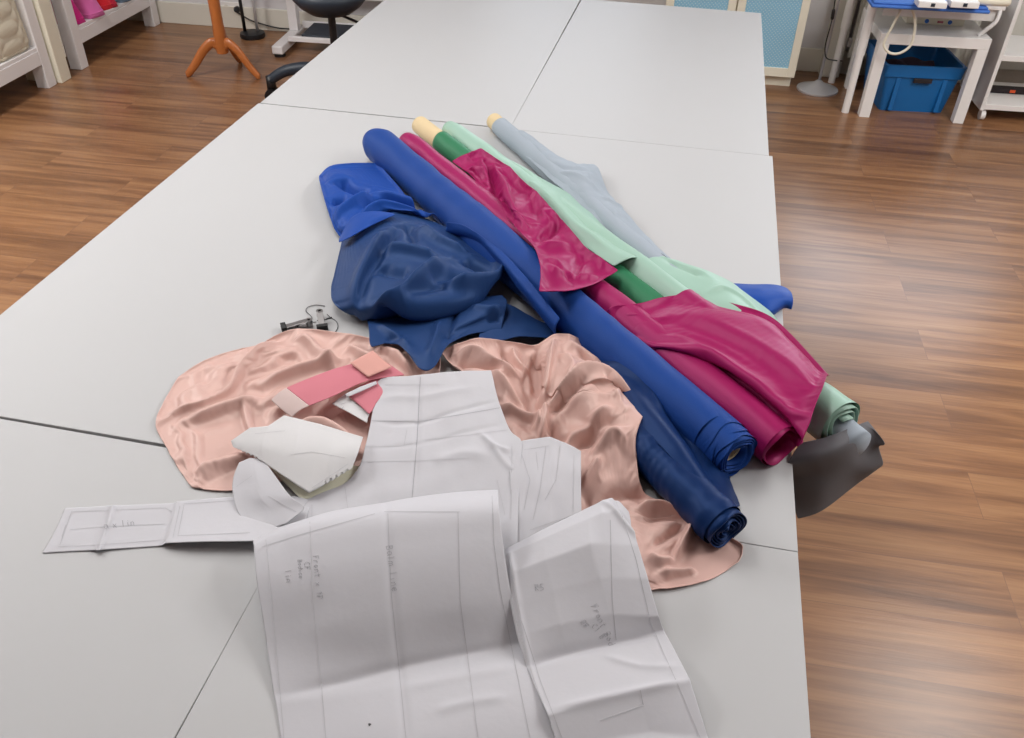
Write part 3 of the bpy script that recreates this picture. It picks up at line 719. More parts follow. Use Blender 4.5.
X = loft([[(440, 350, .014), (460, 343, .03), (480, 338, .04), (515, 342, .035), (535, 345, .035), (555, 334, .05), (575, 336, .055), (594, 347, .03)],
          [(450, 362, .02), (480, 358, .04), (510, 362, .035), (535, 368, .02), (550, 360, .06), (580, 358, .075), (612, 367, .05)],
          [(465, 375, .02), (495, 378, .04), (520, 385, .03), (537, 390, .014), (550, 390, .05), (590, 382, .086), (626, 388, .055)],
          [(470, 395, .02), (500, 395, .035), (520, 400, .025), (536, 404, .022), (560, 396, .055), (600, 391, .088), (640, 401, .055)],
          [(470, 415, .015), (505, 415, .025), (530, 415, .02), (545, 420, .035), (575, 415, .045), (605, 412, .082), (640, 416, .06)],
          [(470, 440, .01), (510, 430, .02), (538, 437, .02), (560, 440, .035), (590, 435, .04), (610, 432, .07), (638, 440, .055)],
          [(470, 465, .008), (520, 460, .012), (560, 465, .02), (585, 465, .03), (612, 460, .05), (637, 465, .045)],
          [(470, 490, .005), (530, 490, .008), (575, 495, .012), (600, 490, .025), (622, 488, .03), (646, 492, .022)],
          [(470, 515, .004), (540, 515, .006), (590, 515, .015), (620, 508, .02), (650, 512, .016), (684, 512, .01)],
          [(480, 540, .003), (550, 540, .004), (600, 540, .01), (640, 535, .022), (680, 530, .02), (693, 520, .014), (738, 543, .005)],
          [(500, 560, .003), (560, 565, .003), (610, 570, .006), (645, 565, .018), (675, 560, .015), (712, 560, .008), (742, 552, .003)],
          [(560, 590, .002), (600, 592, .002), (640, 590, .004), (656, 589, .005), (680, 586, .006), (712, 578, .003), (738, 562, .002)]], 130, 140)
ridges(X, [([(538, 350), (537, 372), (540, 392)], -0.0375, .008, 0, .03), ([(556, 336), (549, 362), (543, 396)], 0.0225, .008, 0, .05), ([(541, 403), (562, 390), (595, 383), (622, 393), (640, 402)], 0.0263, .008, -.4, .055),
           ([(545, 410), (570, 399), (600, 396), (630, 405)], -0.0225, .008, 0, .045), ([(452, 346), (478, 352), (500, 366), (528, 374)], 0.0225, .010, 0, .035), ([(455, 356), (485, 366), (505, 372)], -0.0187, .007, 0, .03),
           ([(512, 344), (518, 358), (530, 372)], 0.0225, .008, 0, .035), ([(500, 344), (508, 358), (512, 366)], -0.0187, .007, 0, .035), ([(490, 372), (508, 388), (530, 412)], 0.0187, .008, 0, .03),
           ([(498, 408), (520, 414), (538, 420), (534, 434)], 0.0225, .007, 0, .02), ([(540, 406), (546, 418), (538, 436)], 0.0225, .006, 0, .03), ([(552, 420), (556, 434), (572, 438)], -0.0225, .008, 0, .03),
           ([(560, 436), (590, 430), (612, 424)], 0.0150, .008, .4, .04), ([(570, 444), (595, 440), (620, 436)], -0.0150, .007, 0, .03), ([(606, 400), (618, 415), (626, 440)], 0.0150, .008, 0, .045),
           ([(582, 480), (592, 470), (600, 462)], 0.0187, .007, 0, .03), ([(590, 456), (615, 450), (632, 462)], 0.0187, .010, 0, .03), ([(600, 500), (625, 492), (650, 496)], -0.0187, .008, 0, .02),
           ([(636, 508), (660, 506), (690, 514)], 0.0263, .006, 0, .016), ([(640, 520), (662, 518), (688, 518)], -0.0187, .006, 0, .015), ([(650, 545), (668, 534), (690, 520)], -0.0225, .006, 0, .015),
           ([(690, 514), (684, 535), (676, 558)], 0.0263, .005, 0, .016), ([(676, 558), (660, 560), (648, 552)], 0.0187, .006, 0, .014), ([(660, 572), (680, 570), (700, 568)], 0.0150, .007, 0, .01), ([(558, 345), (580, 350), (606, 362)], 0.0131, .01, 0, .05),
           ([(575, 350), (592, 364), (610, 380)], -0.0150, .008, 0, .05), ([(562, 356), (572, 372), (566, 386)], 0.0131, .008, 0, .05)])
wrinkle(X, (560, 350), (610, 470), .006, 75, 57); X[..., 2] += .001 * vnoise(X, 60, 58)
X[..., 2] = np.maximum(X[..., 2], TT + .0014)
X = settle(X, 1.03, 9, 8, edge_pin(X, 'tblr'), ROLLCAPS[:2], grav=.0003, bend=.15)
grid_mesh('gathered_half', X, M['peach'], pch)
# ------------------------------------------------------------------ pattern papers
def crease_noise(X, amp, scale, seed): X[..., 2] += amp * vnoise(X, scale, seed); return X
def paper(name, rows, m, label, cat, nu=60, nv=60, amp=.0009, scale=45, seed=1, sharp=False, group=None, extra=None, thick=.0006, sub=1, post=None):
    X = loft(rows, nu, nv, sharp); sub = 0 if sharp else sub
    if extra: ridges(X, extra)
    crease_noise(X, amp, scale, seed); X[..., 2] = np.maximum(X[..., 2], TT + .0012)
    if post: post(X)
    c = X.reshape(-1, 3).mean(0)
    t = thing(name, c, label, cat, group)
    o = grid_mesh('sheet', X, m, t, thick, sub)
    bvh = BVHTree.FromPolygons([tuple(p) for p in X.reshape(-1, 3)], [(i * nu + j, i * nu + j + 1, (i + 1) * nu + j + 1, (i + 1) * nu + j) for i in range(nv - 1) for j in range(nu - 1)])
    return t, bvh
def mark(t, bvh, lines, m, w=.0008, name='pencil_line', lift=.0007):
    """pencil strokes on a sheet: lines of pixels brought down onto the surface"""
    if name != 'handwriting' and len(lines) > 1:
        for ln in lines: mark(t, bvh, [ln], m, w, name, lift)
        return
    mb = MB()
    for ln in lines:
        pts = []
        for (a, b), (c, d) in zip(ln, ln[1:]):
            n = max(2, int(math.hypot(c - a, d - b) / 6))
            pts += [(a + (c - a) * k / n, b + (d - b) * k / n) for k in range(n)]
        pts.append(ln[-1]); W_ = []
        for u, v in pts:
            h = bvh.ray_cast(CAM, ray(u, v).normalized())
            if h[0] is not None:
                nn = h[1] if h[1].z > 0 else -h[1]; W_.append(h[0] + nn * lift)
        if len(W_) < 2: continue
        vs = []
        for i, p in enumerate(W_):
            tdir = (W_[min(i + 1, len(W_) - 1)] - W_[max(i - 1, 0)]).normalized(); s = tdir.cross(Vector((0, 0, 1)))
            s = s.normalized() * w / 2 if s.length > 1e-6 else Vector((w / 2, 0, 0))
            vs.append((mb.bm.verts.new(p - s), mb.bm.verts.new(p + s)))
        for a, b in zip(vs, vs[1:]): mb.bm.faces.new((a[0], b[0], b[1], a[1]))
    if not mb.bm.faces: return
    return mb.build(name, m, t, world=True)
# a tiny single-stroke hand: letters on a 1 x 1.4 cell (x right, y up)
HAND = {'a': [[(.8, .8), (.3, .9), (.1, .4), (.4, 0), (.8, .3), (.8, .8), (.9, 0)]], 'b': [[(.1, 1.4), (.1, 0), (.6, 0), (.8, .4), (.5, .8), (.1, .6)]], 'c': [[(.8, .7), (.4, .9), (.1, .4), (.4, 0), (.8, .2)]], 'd': [[(.8, 1.4), (.8, 0), (.3, 0), (.1, .4), (.4, .8), (.8, .6)]],
        'e': [[(.1, .45), (.8, .5), (.6, .9), (.2, .8), (.1, .3), (.5, 0), (.8, .2)]], 'i': [[(.4, .8), (.45, 0)], [(.4, 1.1), (.42, 1.2)]], 'k': [[(.1, 1.4), (.1, 0)], [(.7, .9), (.1, .4), (.7, 0)]], 'l': [[(.3, 1.4), (.35, 0)]], 'n': [[(.1, .8), (.1, 0)], [(.1, .6), (.5, .9), (.7, .6), (.75, 0)]],
        'm': [[(.05, .8), (.05, 0)], [(.05, .6), (.3, .9), (.45, .6), (.45, 0)], [(.45, .6), (.7, .9), (.85, .6), (.9, 0)]], 'o': [[(.4, .9), (.1, .45), (.4, 0), (.75, .45), (.4, .9)]], 'r': [[(.1, .8), (.1, 0)], [(.1, .5), (.4, .85), (.7, .8)]], 's': [[(.7, .8), (.2, .8), (.2, .5), (.7, .35), (.6, .02), (.1, .1)]], 't': [[(.4, 1.3), (.4, .1), (.7, 0)], [(.1, .9), (.8, .9)]],
        'x': [[(.1, .8), (.8, 0)], [(.8, .8), (.1, 0)]], 'p': [[(.1, .8), (.1, -.5)], [(.1, .7), (.6, .9), (.8, .4), (.4, 0), (.1, .2)]], 'R': [[(.1, 0), (.1, 1.3), (.7, 1.2), (.7, .8), (.1, .7), (.8, 0)]], 'S': [[(.8, 1.2), (.3, 1.3), (.1, .9), (.7, .5), (.7, .1), (.1, 0)]], 'B': [[(.1, 0), (.1, 1.3), (.7, 1.2), (.6, .75), (.1, .7), (.8, .5), (.7, .05), (.1, 0)]],
        'F': [[(.1, 0), (.1, 1.3), (.8, 1.3)], [(.1, .7), (.6, .7)]], 'L': [[(.1, 1.3), (.1, 0), (.8, 0)]], '1': [[(.2, 1), (.5, 1.3), (.5, 0)]], '2': [[(.1, 1), (.4, 1.3), (.8, 1), (.1, 0), (.85, 0)]], 'C': [[(.85, 1.1), (.4, 1.3), (.1, .65), (.4, 0), (.85, .2)]], 'P': [[(.1, 0), (.1, 1.3), (.7, 1.25), (.7, .7), (.1, .65)]], 'g': [[(.8, .7), (.4, .9), (.1, .4), (.5, .1), (.8, .5), (.8, -.3), (.4, -.5), (.1, -.3)]], ' ': []}
def hand(text, u, v, dx, dy, size):
    """strokes for text starting at pixel (u,v), advancing along (dx,dy)"""
    l = math.hypot(dx, dy); ex, ey = dx / l, dy / l; ux, uy = ey, -ex; out = []; q = 0
    for ch in text:
        for st in HAND.get(ch, []): out.append([(u + ex * (q + x) * size + ux * y * size, v + ey * (q + x) * size + uy * y * size) for x, y in st])
        q += 1.0
    return out

# trouser-shaped sheet
T1, B1 = paper('pattern_paper', [[(376, 387, .036), (382, 379, .04), (420, 375, .044), (460, 371, .052), (491, 370, .054)],
    [(371, 421, .03), (420, 421, .032), (460, 415, .046), (501, 408, .052)],
    [(365, 447, .026), (415, 448, .03), (470, 437, .044), (511, 431, .052)],
    [(359, 467, .02), (412, 470, .024), (470, 462, .04), (522, 442, .054)],
    [(344, 483, .012), (400, 488, .02), (470, 480, .034), (520, 465, .05)],
    [(312, 498, .008), (390, 505, .014), (470, 500, .028), (519, 490, .042)],
    [(290, 545, .004), (390, 545, .01), (470, 540, .02), (517, 562, .024)]], M['paper'], 'white pattern piece with curved right edge, lying on peach satin behind the big sheets', 'pattern paper', 110, 120, .0009, 60, 3,
    extra=[([(371, 421), (420, 421), (460, 415), (501, 408)], -.003, .005, 0, .035), ([(420, 376), (417, 450), (413, 500)], -.002, .005, 0, .03), ([(365, 447), (430, 443), (510, 432)], -.0015, .005, 0, .03),
           ([(372, 398), (400, 395), (430, 396), (480, 392)], .003, .01, 0, .04), ([(430, 466), (460, 460), (490, 466)], .004, .012, 0, .025), ([(480, 440), (495, 455), (512, 460)], .005, .005, 0, .03), ([(488, 450), (505, 470), (516, 480)], .004, .005, 0, .03)])
mark(T1, B1, [[(372, 421), (420, 421.5), (460, 415), (500, 408)], [(420.5, 377), (417, 440), (412, 500)]], M['pencild'], .0007)
mark(T1, B1, [[(366, 447), (400, 446), (420, 442)], [(425, 440), (470, 435), (508, 430)], [(362, 462), (420, 461), (470, 458)], [(407, 430), (404, 446)], [(385, 385), (445, 385)], [(512, 446), (511, 520)], [(497, 480), (505, 515)], [(300, 500), (312, 497), (312, 520)], [(298, 520), (306, 503)], [(345, 487), (352, 540)]], M['pencil'], .0006, 'faint_pencil_line')
T2, B2 = paper('pattern_paper', [[(508, 442, .05), (535, 439, .056), (550, 437, .058), (565, 442, .058), (581, 451, .056)],
    [(510, 480, .044), (550, 480, .05), (581, 487, .048)], [(512, 520, .03), (550, 520, .034), (581, 524, .032)], [(514, 562, .016), (548, 550, .018), (578, 538, .02)]],
    M['paper'], 'small creased paper piece with clipped corner, tucked under the curved piece', 'pattern paper', 70, 80, .0012, 70, 9, sharp='u')
mark(T2, B2, [[(524, 450), (549, 446)], [(522, 455), (530, 480), (524, 510)], [(546, 446), (540, 490), (533, 520)], [(560, 446), (556, 480), (545, 500)], [(574, 455), (573, 515), (530, 530)], [(536, 452), (538, 470)]], M['pencil'], .0006)
# long narrow strip
T3, B3 = paper('pattern_paper', [[(65, 508, .002), (105, 506, .003), (113, 505, .009), (122, 505, .004), (170, 503, .002), (177, 501, .007), (190, 500, .004), (245, 496, .006), (312, 497, .008)],
    [(55, 530, .002), (98, 528, .003), (107, 527, .009), (115, 527, .004), (165, 524, .002), (172, 522, .007), (190, 520, .006), (250, 519, .01), (306, 520, .008)],
    [(42, 553, .0015), (90, 550, .003), (98, 550, .01), (108, 549, .004), (158, 546, .002), (166, 543, .010), (190, 542, .016), (250, 541, .018), (298, 541, .008)]],
    M['paper'], 'long narrow paper waistband strip reaching across the near left table', 'pattern paper', 110, 24, .0005, 40, 12)
mark(T3, B3, [[(72, 511), (60, 545)], [(72, 512), (165, 508), (172, 512)], [(58, 547), (100, 545), (165, 540)], [(70, 530), (100, 527), (165, 524)], [(180, 506), (173, 538)], [(184, 505), (178, 536)], [(184, 504), (245, 500)], [(178, 536), (250, 533)], [(62, 537), (66, 525)]] , M['pencil'], .0007)
mark(T3, B3, hand('a x lin', 104, 529, 26, -3, 4.5), M['pencild'], .0007, 'handwriting')
# cut piece with serrated ends
def notch(X):
    for j in range(150):
        if (4 < j < 34 or 118 < j < 147) and (j // 3) % 2: X[-1, j, 1] += .010; X[-2, j, 1] += .004; X[-1, j, 0] += .003
T6, B6 = paper('pattern_paper', [[(231, 441, .03), (250, 428, .04), (268, 426, .046), (284, 415.5, .046), (320, 424, .046), (363, 437, .04)],
    [(232, 444, .028), (262, 445, .042), (295, 450, .047), (330, 455, .047), (358, 453, .042)],
    [(233, 447, .026), (262, 461, .032), (286, 478, .03), (309, 493, .024), (330, 482, .03), (352, 468, .034)]], M['paperw'],
    'white four-sided paper piece with notched corners, above the rounded paper piece', 'pattern paper', 150, 40, .0007, 40, 15, sharp='u', post=notch)
mark(T6, B6, [[(255, 434), (285, 431)], [(290, 455), (312, 452), (345, 458)], [(312, 488), (348, 464)]], M['pencil'], .0006)
T7, B7 = paper('pattern_paper', [[(239, 463, .02), (250, 458, .026), (263, 459, .03)], [(233, 480, .014), (258, 482, .026), (277, 478, .032)], [(233, 495, .012), (262, 500, .022), (291, 497, .028)], [(238, 512, .01), (268, 513, .016), (304, 508, .022)], [(251, 525, .01), (268, 529, .01), (286, 524, .014)]],
    M['paper'], 'small rounded paper piece lying across the start of the narrow strip', 'pattern paper', 50, 50, .0008, 50, 18, sharp='u')
mark(T7, B7, [[(236, 487), (252, 476)], [(268, 496), (296, 512)]], M['pencil'], .0006)
T8, B8 = paper('card_piece', [[(262, 458, .012), (310, 455, .013), (361, 467, .012)], [(282, 480, .01), (322, 478, .011), (356, 477, .011)], [(302, 500, .008), (322, 495, .009), (350, 482, .01)]], M['creamp'], 'cream card piece showing beneath the notched white paper piece', 'card', 24, 24, .0002, 30, 20, sharp='u')
# pink papers
X = loft([[(271, 400, .03), (286, 388, .038), (325, 372, .044), (349, 364.5, .044), (378, 357, .04)],
          [(281, 409, .028), (294, 398, .038), (328, 385, .046), (358, 373, .046), (392, 366, .04)],
          [(292, 417.5, .026), (302, 409, .036), (331, 397, .044), (367, 381, .044), (405, 375, .038)]], 50, 16)
t = thing('paper_strip', X.reshape(-1, 3).mean(0), 'pink paper strip with a greyed left end, lying on the peach satin', 'paper strip')
o = grid_mesh('strip', X[:, 8:], M['pinkp'], t, .0006); grid_mesh('greyed_end', X[:, :9], M['pinkgrey'], t, .0006)
T_, B_ = paper('paper_square', [[(350, 363, .052), (361, 356.5, .054), (373, 350.5, .054)], [(359, 370, .05), (371, 363, .054), (382, 358.5, .054)], [(368, 377, .05), (380, 372, .052), (392, 367, .05)]], M['pinkpale'], 'pale pink square of card lying on top of the pink strip', 'card', 12, 12, .0001, 30, 2, sharp='u')
T_, B_ = paper('paper_triangle', [[(346, 394, .034), (360, 386, .038), (378, 376, .038), (400, 374, .036)], [(357, 403, .034), (368, 396, .037), (380, 388, .038), (396, 380, .037)], [(369, 414, .034), (372, 411, .034), (376, 403, .035), (380, 398, .036)]], M['pinkp'], 'pink triangular paper offcut, half under the curved white pattern piece', 'paper offcut', 20, 20, .0003, 40, 5, sharp='u')
T_, B_ = paper('paper_slip', [[(332, 404, .03), (338, 399, .032), (345, 394, .032)], [(350, 413, .03), (354, 408, .03), (358, 404, .03)], [(367, 423, .028), (368, 418, .028), (370, 413, .028)]], M['paperw'], 'narrow white paper slip beside the pink triangle', 'paper slip', 14, 20, .0003, 40, 6, sharp='u')
mark(T_, B_, [[(336, 406), (346, 403)], [(340, 410), (344, 407)]], M['pencild'], .0006)
T_, B_ = paper('tape_piece', [[(345, 394, .042), (360, 387, .044), (376, 381, .043)], [(347, 397, .041), (362, 391, .043), (377, 384, .042)]], M['paper'], 'short frosted tape piece across the pink triangle', 'tape', 12, 6, .0002, 40, 7, sharp='u')

# the two large sheets in front
T4, B4 = paper('pattern_paper', [[(253, 541, .05), (275, 530, .056), (300, 521, .062), (335, 511, .07), (400, 500, .08), (450, 493, .084), (498, 489, .084)],
    [(254, 549, .056), (280, 539, .066), (300, 532, .078), (335, 523, .092), (400, 514, .108), (450, 508, .112), (499, 506, .108)],
    [(256, 575, .05), (330, 556, .084), (400, 546, .098), (450, 540, .102), (502, 534, .098)],
    [(264, 627, .026), (330, 618, .05), (400, 611, .06), (460, 603, .062), (511, 593, .058)],
    [(271, 676, .008), (334, 668, .018), (397, 660, .024), (459, 647, .024), (521, 635, .022)],
    [(273, 690, .004), (335, 681, .012), (398, 669, .018), (460, 655, .018), (524, 643, .016)],
    [(276, 705, .003), (337, 698, .012), (401, 688, .020), (463, 674, .022), (531, 660, .021)],
    [(280, 735, .003), (340, 735, .012), (405, 735, .022), (470, 722, .026), (546, 702, .026)],
    [(292, 810, .003), (350, 810, .006), (410, 810, .008), (480, 810, .008), (580, 800, .004)]], M['paper'],
    'large tracing paper sheet with pencil outlines, arching up off the near tables', 'pattern paper', 90, 110, .0009, 30, 25,
    extra=[([(388, 505), (392, 590), (400, 670), (408, 760)], -.0025, .006, 0, .05), ([(275, 690), (340, 681), (400, 668), (460, 655), (520, 644)], -.003, .006, 0, .015), ([(430, 715), (470, 705), (510, 700)], .003, .006, 0, .02), ([(400, 690), (450, 680), (520, 668)], .002, .008, 0, .02)])
mark(T4, B4, [[(266, 540), (274, 620), (284, 738)], [(310, 522), (313, 600), (322, 690), (326, 738)], [(388, 514), (391, 590), (398, 660), (406, 738)], [(262, 547), (300, 535), (375, 514)], [(384, 512), (460, 512)], [(458, 512), (460, 600), (468, 660), (478, 738)], [(492, 496), (494, 545), (500, 590), (510, 640), (530, 738)]], M['pencil'], .0008)
for h_ in (hand('Balm line', 386, 546, 6, 44, 5.2), hand('Front x 1P', 313, 556, 5, 50, 4.4), hand('CF', 304, 562, 2, 30, 4.5), hand('Bodice', 298, 560, 2, 30, 3.2), hand('lin', 285, 570, 2, 18, 4.5)): mark(T4, B4, h_, M['pencild'], .0006, 'handwriting')
mark(T4, B4, [[(368.5, 724), (371, 725)], [(369, 726), (371, 724)]], M['black'], .002, 'ink_spot')
T5, B5 = paper('pattern_paper', [[(501, 551, .06), (540, 531, .07), (580, 511, .08), (603, 500, .086), (613, 497, .082), (620, 502, .074), (629, 512, .066)],
    [(502, 556, .066), (540, 540, .078), (580, 522, .09), (603, 512, .096), (620, 512, .084), (632, 526, .072)],
    [(505, 575, .064), (545, 560, .08), (590, 544, .092), (638, 545, .072)],
    [(510, 602, .052), (553, 590, .064), (600, 578, .07), (648, 578, .058)],
    [(517, 636, .036), (560, 625, .044), (610, 614, .044), (659, 616, .032)],
    [(526, 668, .022), (560, 656, .022), (610, 643, .018), (664, 630, .012)],
    [(548, 715, .036), (590, 703, .034), (640, 691, .032), (690, 680, .028)],
    [(557, 748, .018), (600, 740, .014), (650, 732, .01), (708, 738, .004)],
    [(575, 810, .004), (620, 810, .003), (680, 810, .003), (735, 810, .002)]], M['paper'],
    'large tracing paper sheet with two sharp cross folds, right of the arched sheet', 'pattern paper', 110, 170, .0009, 35, 31, sharp=True,
    extra=[([(524, 667), (560, 656), (610, 643), (664, 630)], -.004, .006, 0, .02), ([(545, 713), (590, 702), (640, 690), (690, 679)], .004, .006, 0, .03), ([(600, 512), (620, 530), (640, 545)], .007, .006, 0, .06), ([(612, 500), (618, 520), (640, 535)], -.005, .004, 0, .06),
           ([(600, 655), (640, 668), (680, 668)], .003, .006, 0, .02), ([(508, 560), (520, 620), (540, 690)], .004, .004, 0, .04)])
mark(T5, B5, [[(620, 510), (636, 560), (650, 620), (662, 650), (680, 690), (700, 738)], [(610, 520), (612, 600), (616, 640)], [(504, 560), (516, 620), (534, 680), (556, 738)], [(510, 560), (521, 620), (540, 680), (562, 738)], [(640, 690), (643, 705), (600, 720)]], M['pencil'], .0008)
for h_ in (hand('RS', 535, 591, 10, -1, 5), hand('Front Bod', 591, 606, 18, 40, 5), hand('C1 b', 591, 626, 12, 16, 4.4), hand('2P', 580, 622, 8, 12, 4.4)): mark(T5, B5, h_, M['pencild'], .0006, 'handwriting')

# ------------------------------------------------------------------ clips
def clip(u, v, h, q0, q1, label):
    p = P(u, v, h); dd = P(*q1, h) - P(*q0, h); yaw = math.atan2(dd.y, dd.x) - pi / 2; t = thing('clip', p, label, 'clip', 'metal clips with black thread'); t.rotation_euler = (0, 0, yaw)
    # arms (sprung steel), jaw pads, hinge pin, spring coil, key
    for s in (-1, 1):
        MB().box(-.0065, .0065, -.022, .022, s * .004 - .0008, s * .004 + .0008, .0006, Matrix.Rotation(s * .11, 4, 'X')).build('arm', M['clipm'], t)
        MB().box(-.011, .011, -.031, -.021, s * .0032 - .0026, s * .0032 + .0026, .001).build('jaw_pad', M['rubber'], t)
    MB().tube([(-.008, 0, 0), (.010, 0, 0), (.012, 0, .001), (.022, .001, .002)], [.0011, .0011, .0018, .0018], 8).build('hinge_pin', M['black'], t)
    MB().tube([(math.cos(a) * .0032 * 0 + (a / 40) * .009 - .0045, math.cos(a) * .003, math.sin(a) * .003) for a in np.linspace(0, 40, 90)], .0006, 6).build('spring', M['clipm'], t)
    MB().lathe([(.003, -.0072), (.0068, -.0072), (.0068, .0072), (.003, .0072), (.003, -.0072)], (0, .024, 0), 20).build('ring_end', M['clipm'], t, auto=40)
    return t
clip(321, 320, .0092, (322, 330), (318.5, 310), 'upright metal clip with black jaw pads, right of the pair, looped by a thread')
c2 = clip(297, 325, .0092, (284, 328), (310, 323), 'metal clip behind the peach satin, left of the pair')
def thread(pts, label):
    t = MB().tube(spline([P(u, v, .0016) for u, v in pts], 8), .0007, 6).build('thread', M['thread'], None, True); tag(t, label, 'thread', 'black threads by the clips')
thread([(325, 306), (316, 305), (308, 307), (306, 311), (310, 315), (312, 318), (311, 320), (313, 322), (316, 322)], 'short grey thread curling round the far end of the right clip')
thread([(327, 314), (330, 317), (336, 321), (338, 326), (336, 331), (332, 334)], 'black thread arcing to the right of the right clip')
# ------------------------------------------------------------------ background: floor level things, placed in the room frame
def RF(u, v, z=0):                            # floor point in room coordinates
    return RM.inverted() @ F(u, v, z)
def rthing(name, x, y, label, cat, group=None, z=0, rz=0):
    p = RM @ Vector((x, y, z)); return thing(name, p, label, cat, group, TH + rz)
# shelving units against the left wall ---------------------------------
def shelf_unit(x, y0, y1, label):
    """front face at x, from y0 to y1 (world y), going back to the left wall"""
    d = .46; t = thing('shelf_unit', (x, (y0 + y1) / 2, 0), label, 'shelf unit', 'white shelf units along the left wall', TH)
    L = (y1 - y0) / 2; w = .075
    for sx in (0, 1):
        for sy in (-1, 1):
            a = -sx * (d - w); b = sy * (L - w / 2)
            MB().box(a - w, a, b - w / 2, b + w / 2, 0, 1.15, .003).build('leg', M['whitew'], t)
    for z in (.135, .68, 1.08):
        s = MB(); s.box(-d + .002, -.004, -L + w + .001, L - w - .001, z + .075, z + .095, .002).build('shelf_board', M['whitew'], t)
        r = MB(); r.box(-.03, -.001, -L + w + .001, L - w - .001, z, z + .0745, .002).box(-d + .001, -d + .03, -L + w + .001, L - w - .001, z, z + .0745, .002); r.build('rail', M['whitew'], t)
        for sy in (-1, 1):
            MB().box(-d + w + .001, -w - .001, sy * (L - .03) - .012, sy * (L - .03) + .012, z, z + .0945, .002).build('side_rail', M['whitew'], t)
    return t
shelf_unit(-3.535, 3.16, 4.285, 'white wooden shelf unit nearest the left edge, holding the quilted beige bag')
shelf_unit(-3.585, 4.53, 5.49, 'white wooden shelf unit in the back left corner, holding pink and red felt pieces')
t = thing('panel_board', (-3.56, 4.36, 0), 'cream upright board standing between the two white shelf units', 'board', rz=TH)
MB().box(-.20, .02, -.06, .035, 0, 1.2, .004).build('board', M['cream'], t)
MB().box(-.20, .021, .0352, .044, .12, 1.2, .002).build('edge_strip', M['skirt'], t)
# quilted bag
def quilted(x, y, z, lx, ly, lz, rz, label, name='quilted_bag', k=9):
    t = thing(name, (x, y, z), label, 'bag', rz=rz); n, m = 110, 190; X = np.zeros((n, m, 3))
    for i in range(n):
        s = i / (n - 1); zz = lz * s; f = (1 - abs(2 * s - 1) ** 8 * .12) * (1 - .06 * s)
        for j in range(m):
            a = 2 * pi * j / m; e = 2 / 6; c, q = math.cos(a), math.sin(a)
            px = math.copysign(abs(c) ** e, c) * lx * f; py = math.copysign(abs(q) ** e, q) * ly * f
            d = abs(math.sin(a * k + s * 14)) ** .4 * abs(math.sin(a * k - s * 14)) ** .4
            g = 1 + .055 * d + .02 * math.sin(3 * a + 4 * s)
            X[i, j] = (px * g, py * g, zz)
    o = tube_mesh('body', X, M['quilt'], t, (0, 0, .001), (0, 0, .004)); o.matrix_parent_inverse = Matrix.Identity(4); o.location = (0, 0, 0)
    seam = MB().tube([tuple(X[4, j] * 1.004) for j in range(0, m, 2)], .005, 8, closed=True).build('piping', M['quilt'], t, True)
    return t
b = RF(17, 60, .23); quilted(-3.715, 4.035, .2305, .155, .16, .42, TH, 'beige diamond-quilted bag standing on the left shelf unit')
quilted(-3.69, 3.76, .2305, .12, .10, .2, TH, 'small plain beige pouch at the left edge of the picture, beside the quilted bag', 'fabric_pouch', 2)
# felt pieces on the far shelf
def felt(x, y, z, w, d, h, m, label, lean=0, rz=0, cat='felt piece'):
    t = thing('felt_piece', (x, y, z), label, cat, 'felt pieces on the far shelf', rz); n, mm = 14, 40; X = np.zeros((n, mm, 3))
    for i in range(n):
        s = i / (n - 1); f = 1.12 - .42 * s
        for j in range(mm):
            a = 2 * pi * j / mm; c, q = math.cos(a), math.sin(a); e = .55
            g = 1 + .07 * math.sin(4 * a + 3 * s)
            X[i, j] = (math.copysign(abs(c) ** e, c) * w / 2 * f * g - lean * s * h, math.copysign(abs(q) ** e, q) * d / 2 * f * g, h * s)
    o = tube_mesh('folded_body', X, m, t, (0, 0, 0), (0, 0, .006)); o.matrix_parent_inverse = Matrix.Identity(4)
    MB().tube([tuple(X[1, j] * 1.012) for j in range(0, mm, 2)], .004, 6, closed=True).build('hem', m, t, True)
zs = .2305
for (u, v, w, d, h, m, lab) in ((77, 24, .16, .10, .3, 'hotpink', 'hot pink felt piece on the far shelf, nearest the camera'), (96, 17, .16, .12, .3, 'pink', 'soft pink felt piece on the far shelf, between hot pink and red'),
                                (106, 9.5, .16, .09, .3, 'red', 'bright red felt piece on the far shelf, beside the soft pink one'), (113, 8, .14, .06, .26, 'crimson', 'crimson felt piece just behind the bright red one'), (124, 2, .16, .08, .2, 'slate', 'slate blue felt piece, farthest on the far shelf')):
    p = F(u, v, zs); felt(p.x - .07, p.y + .02, zs, w, d, h, M[m], lab, .25, TH)
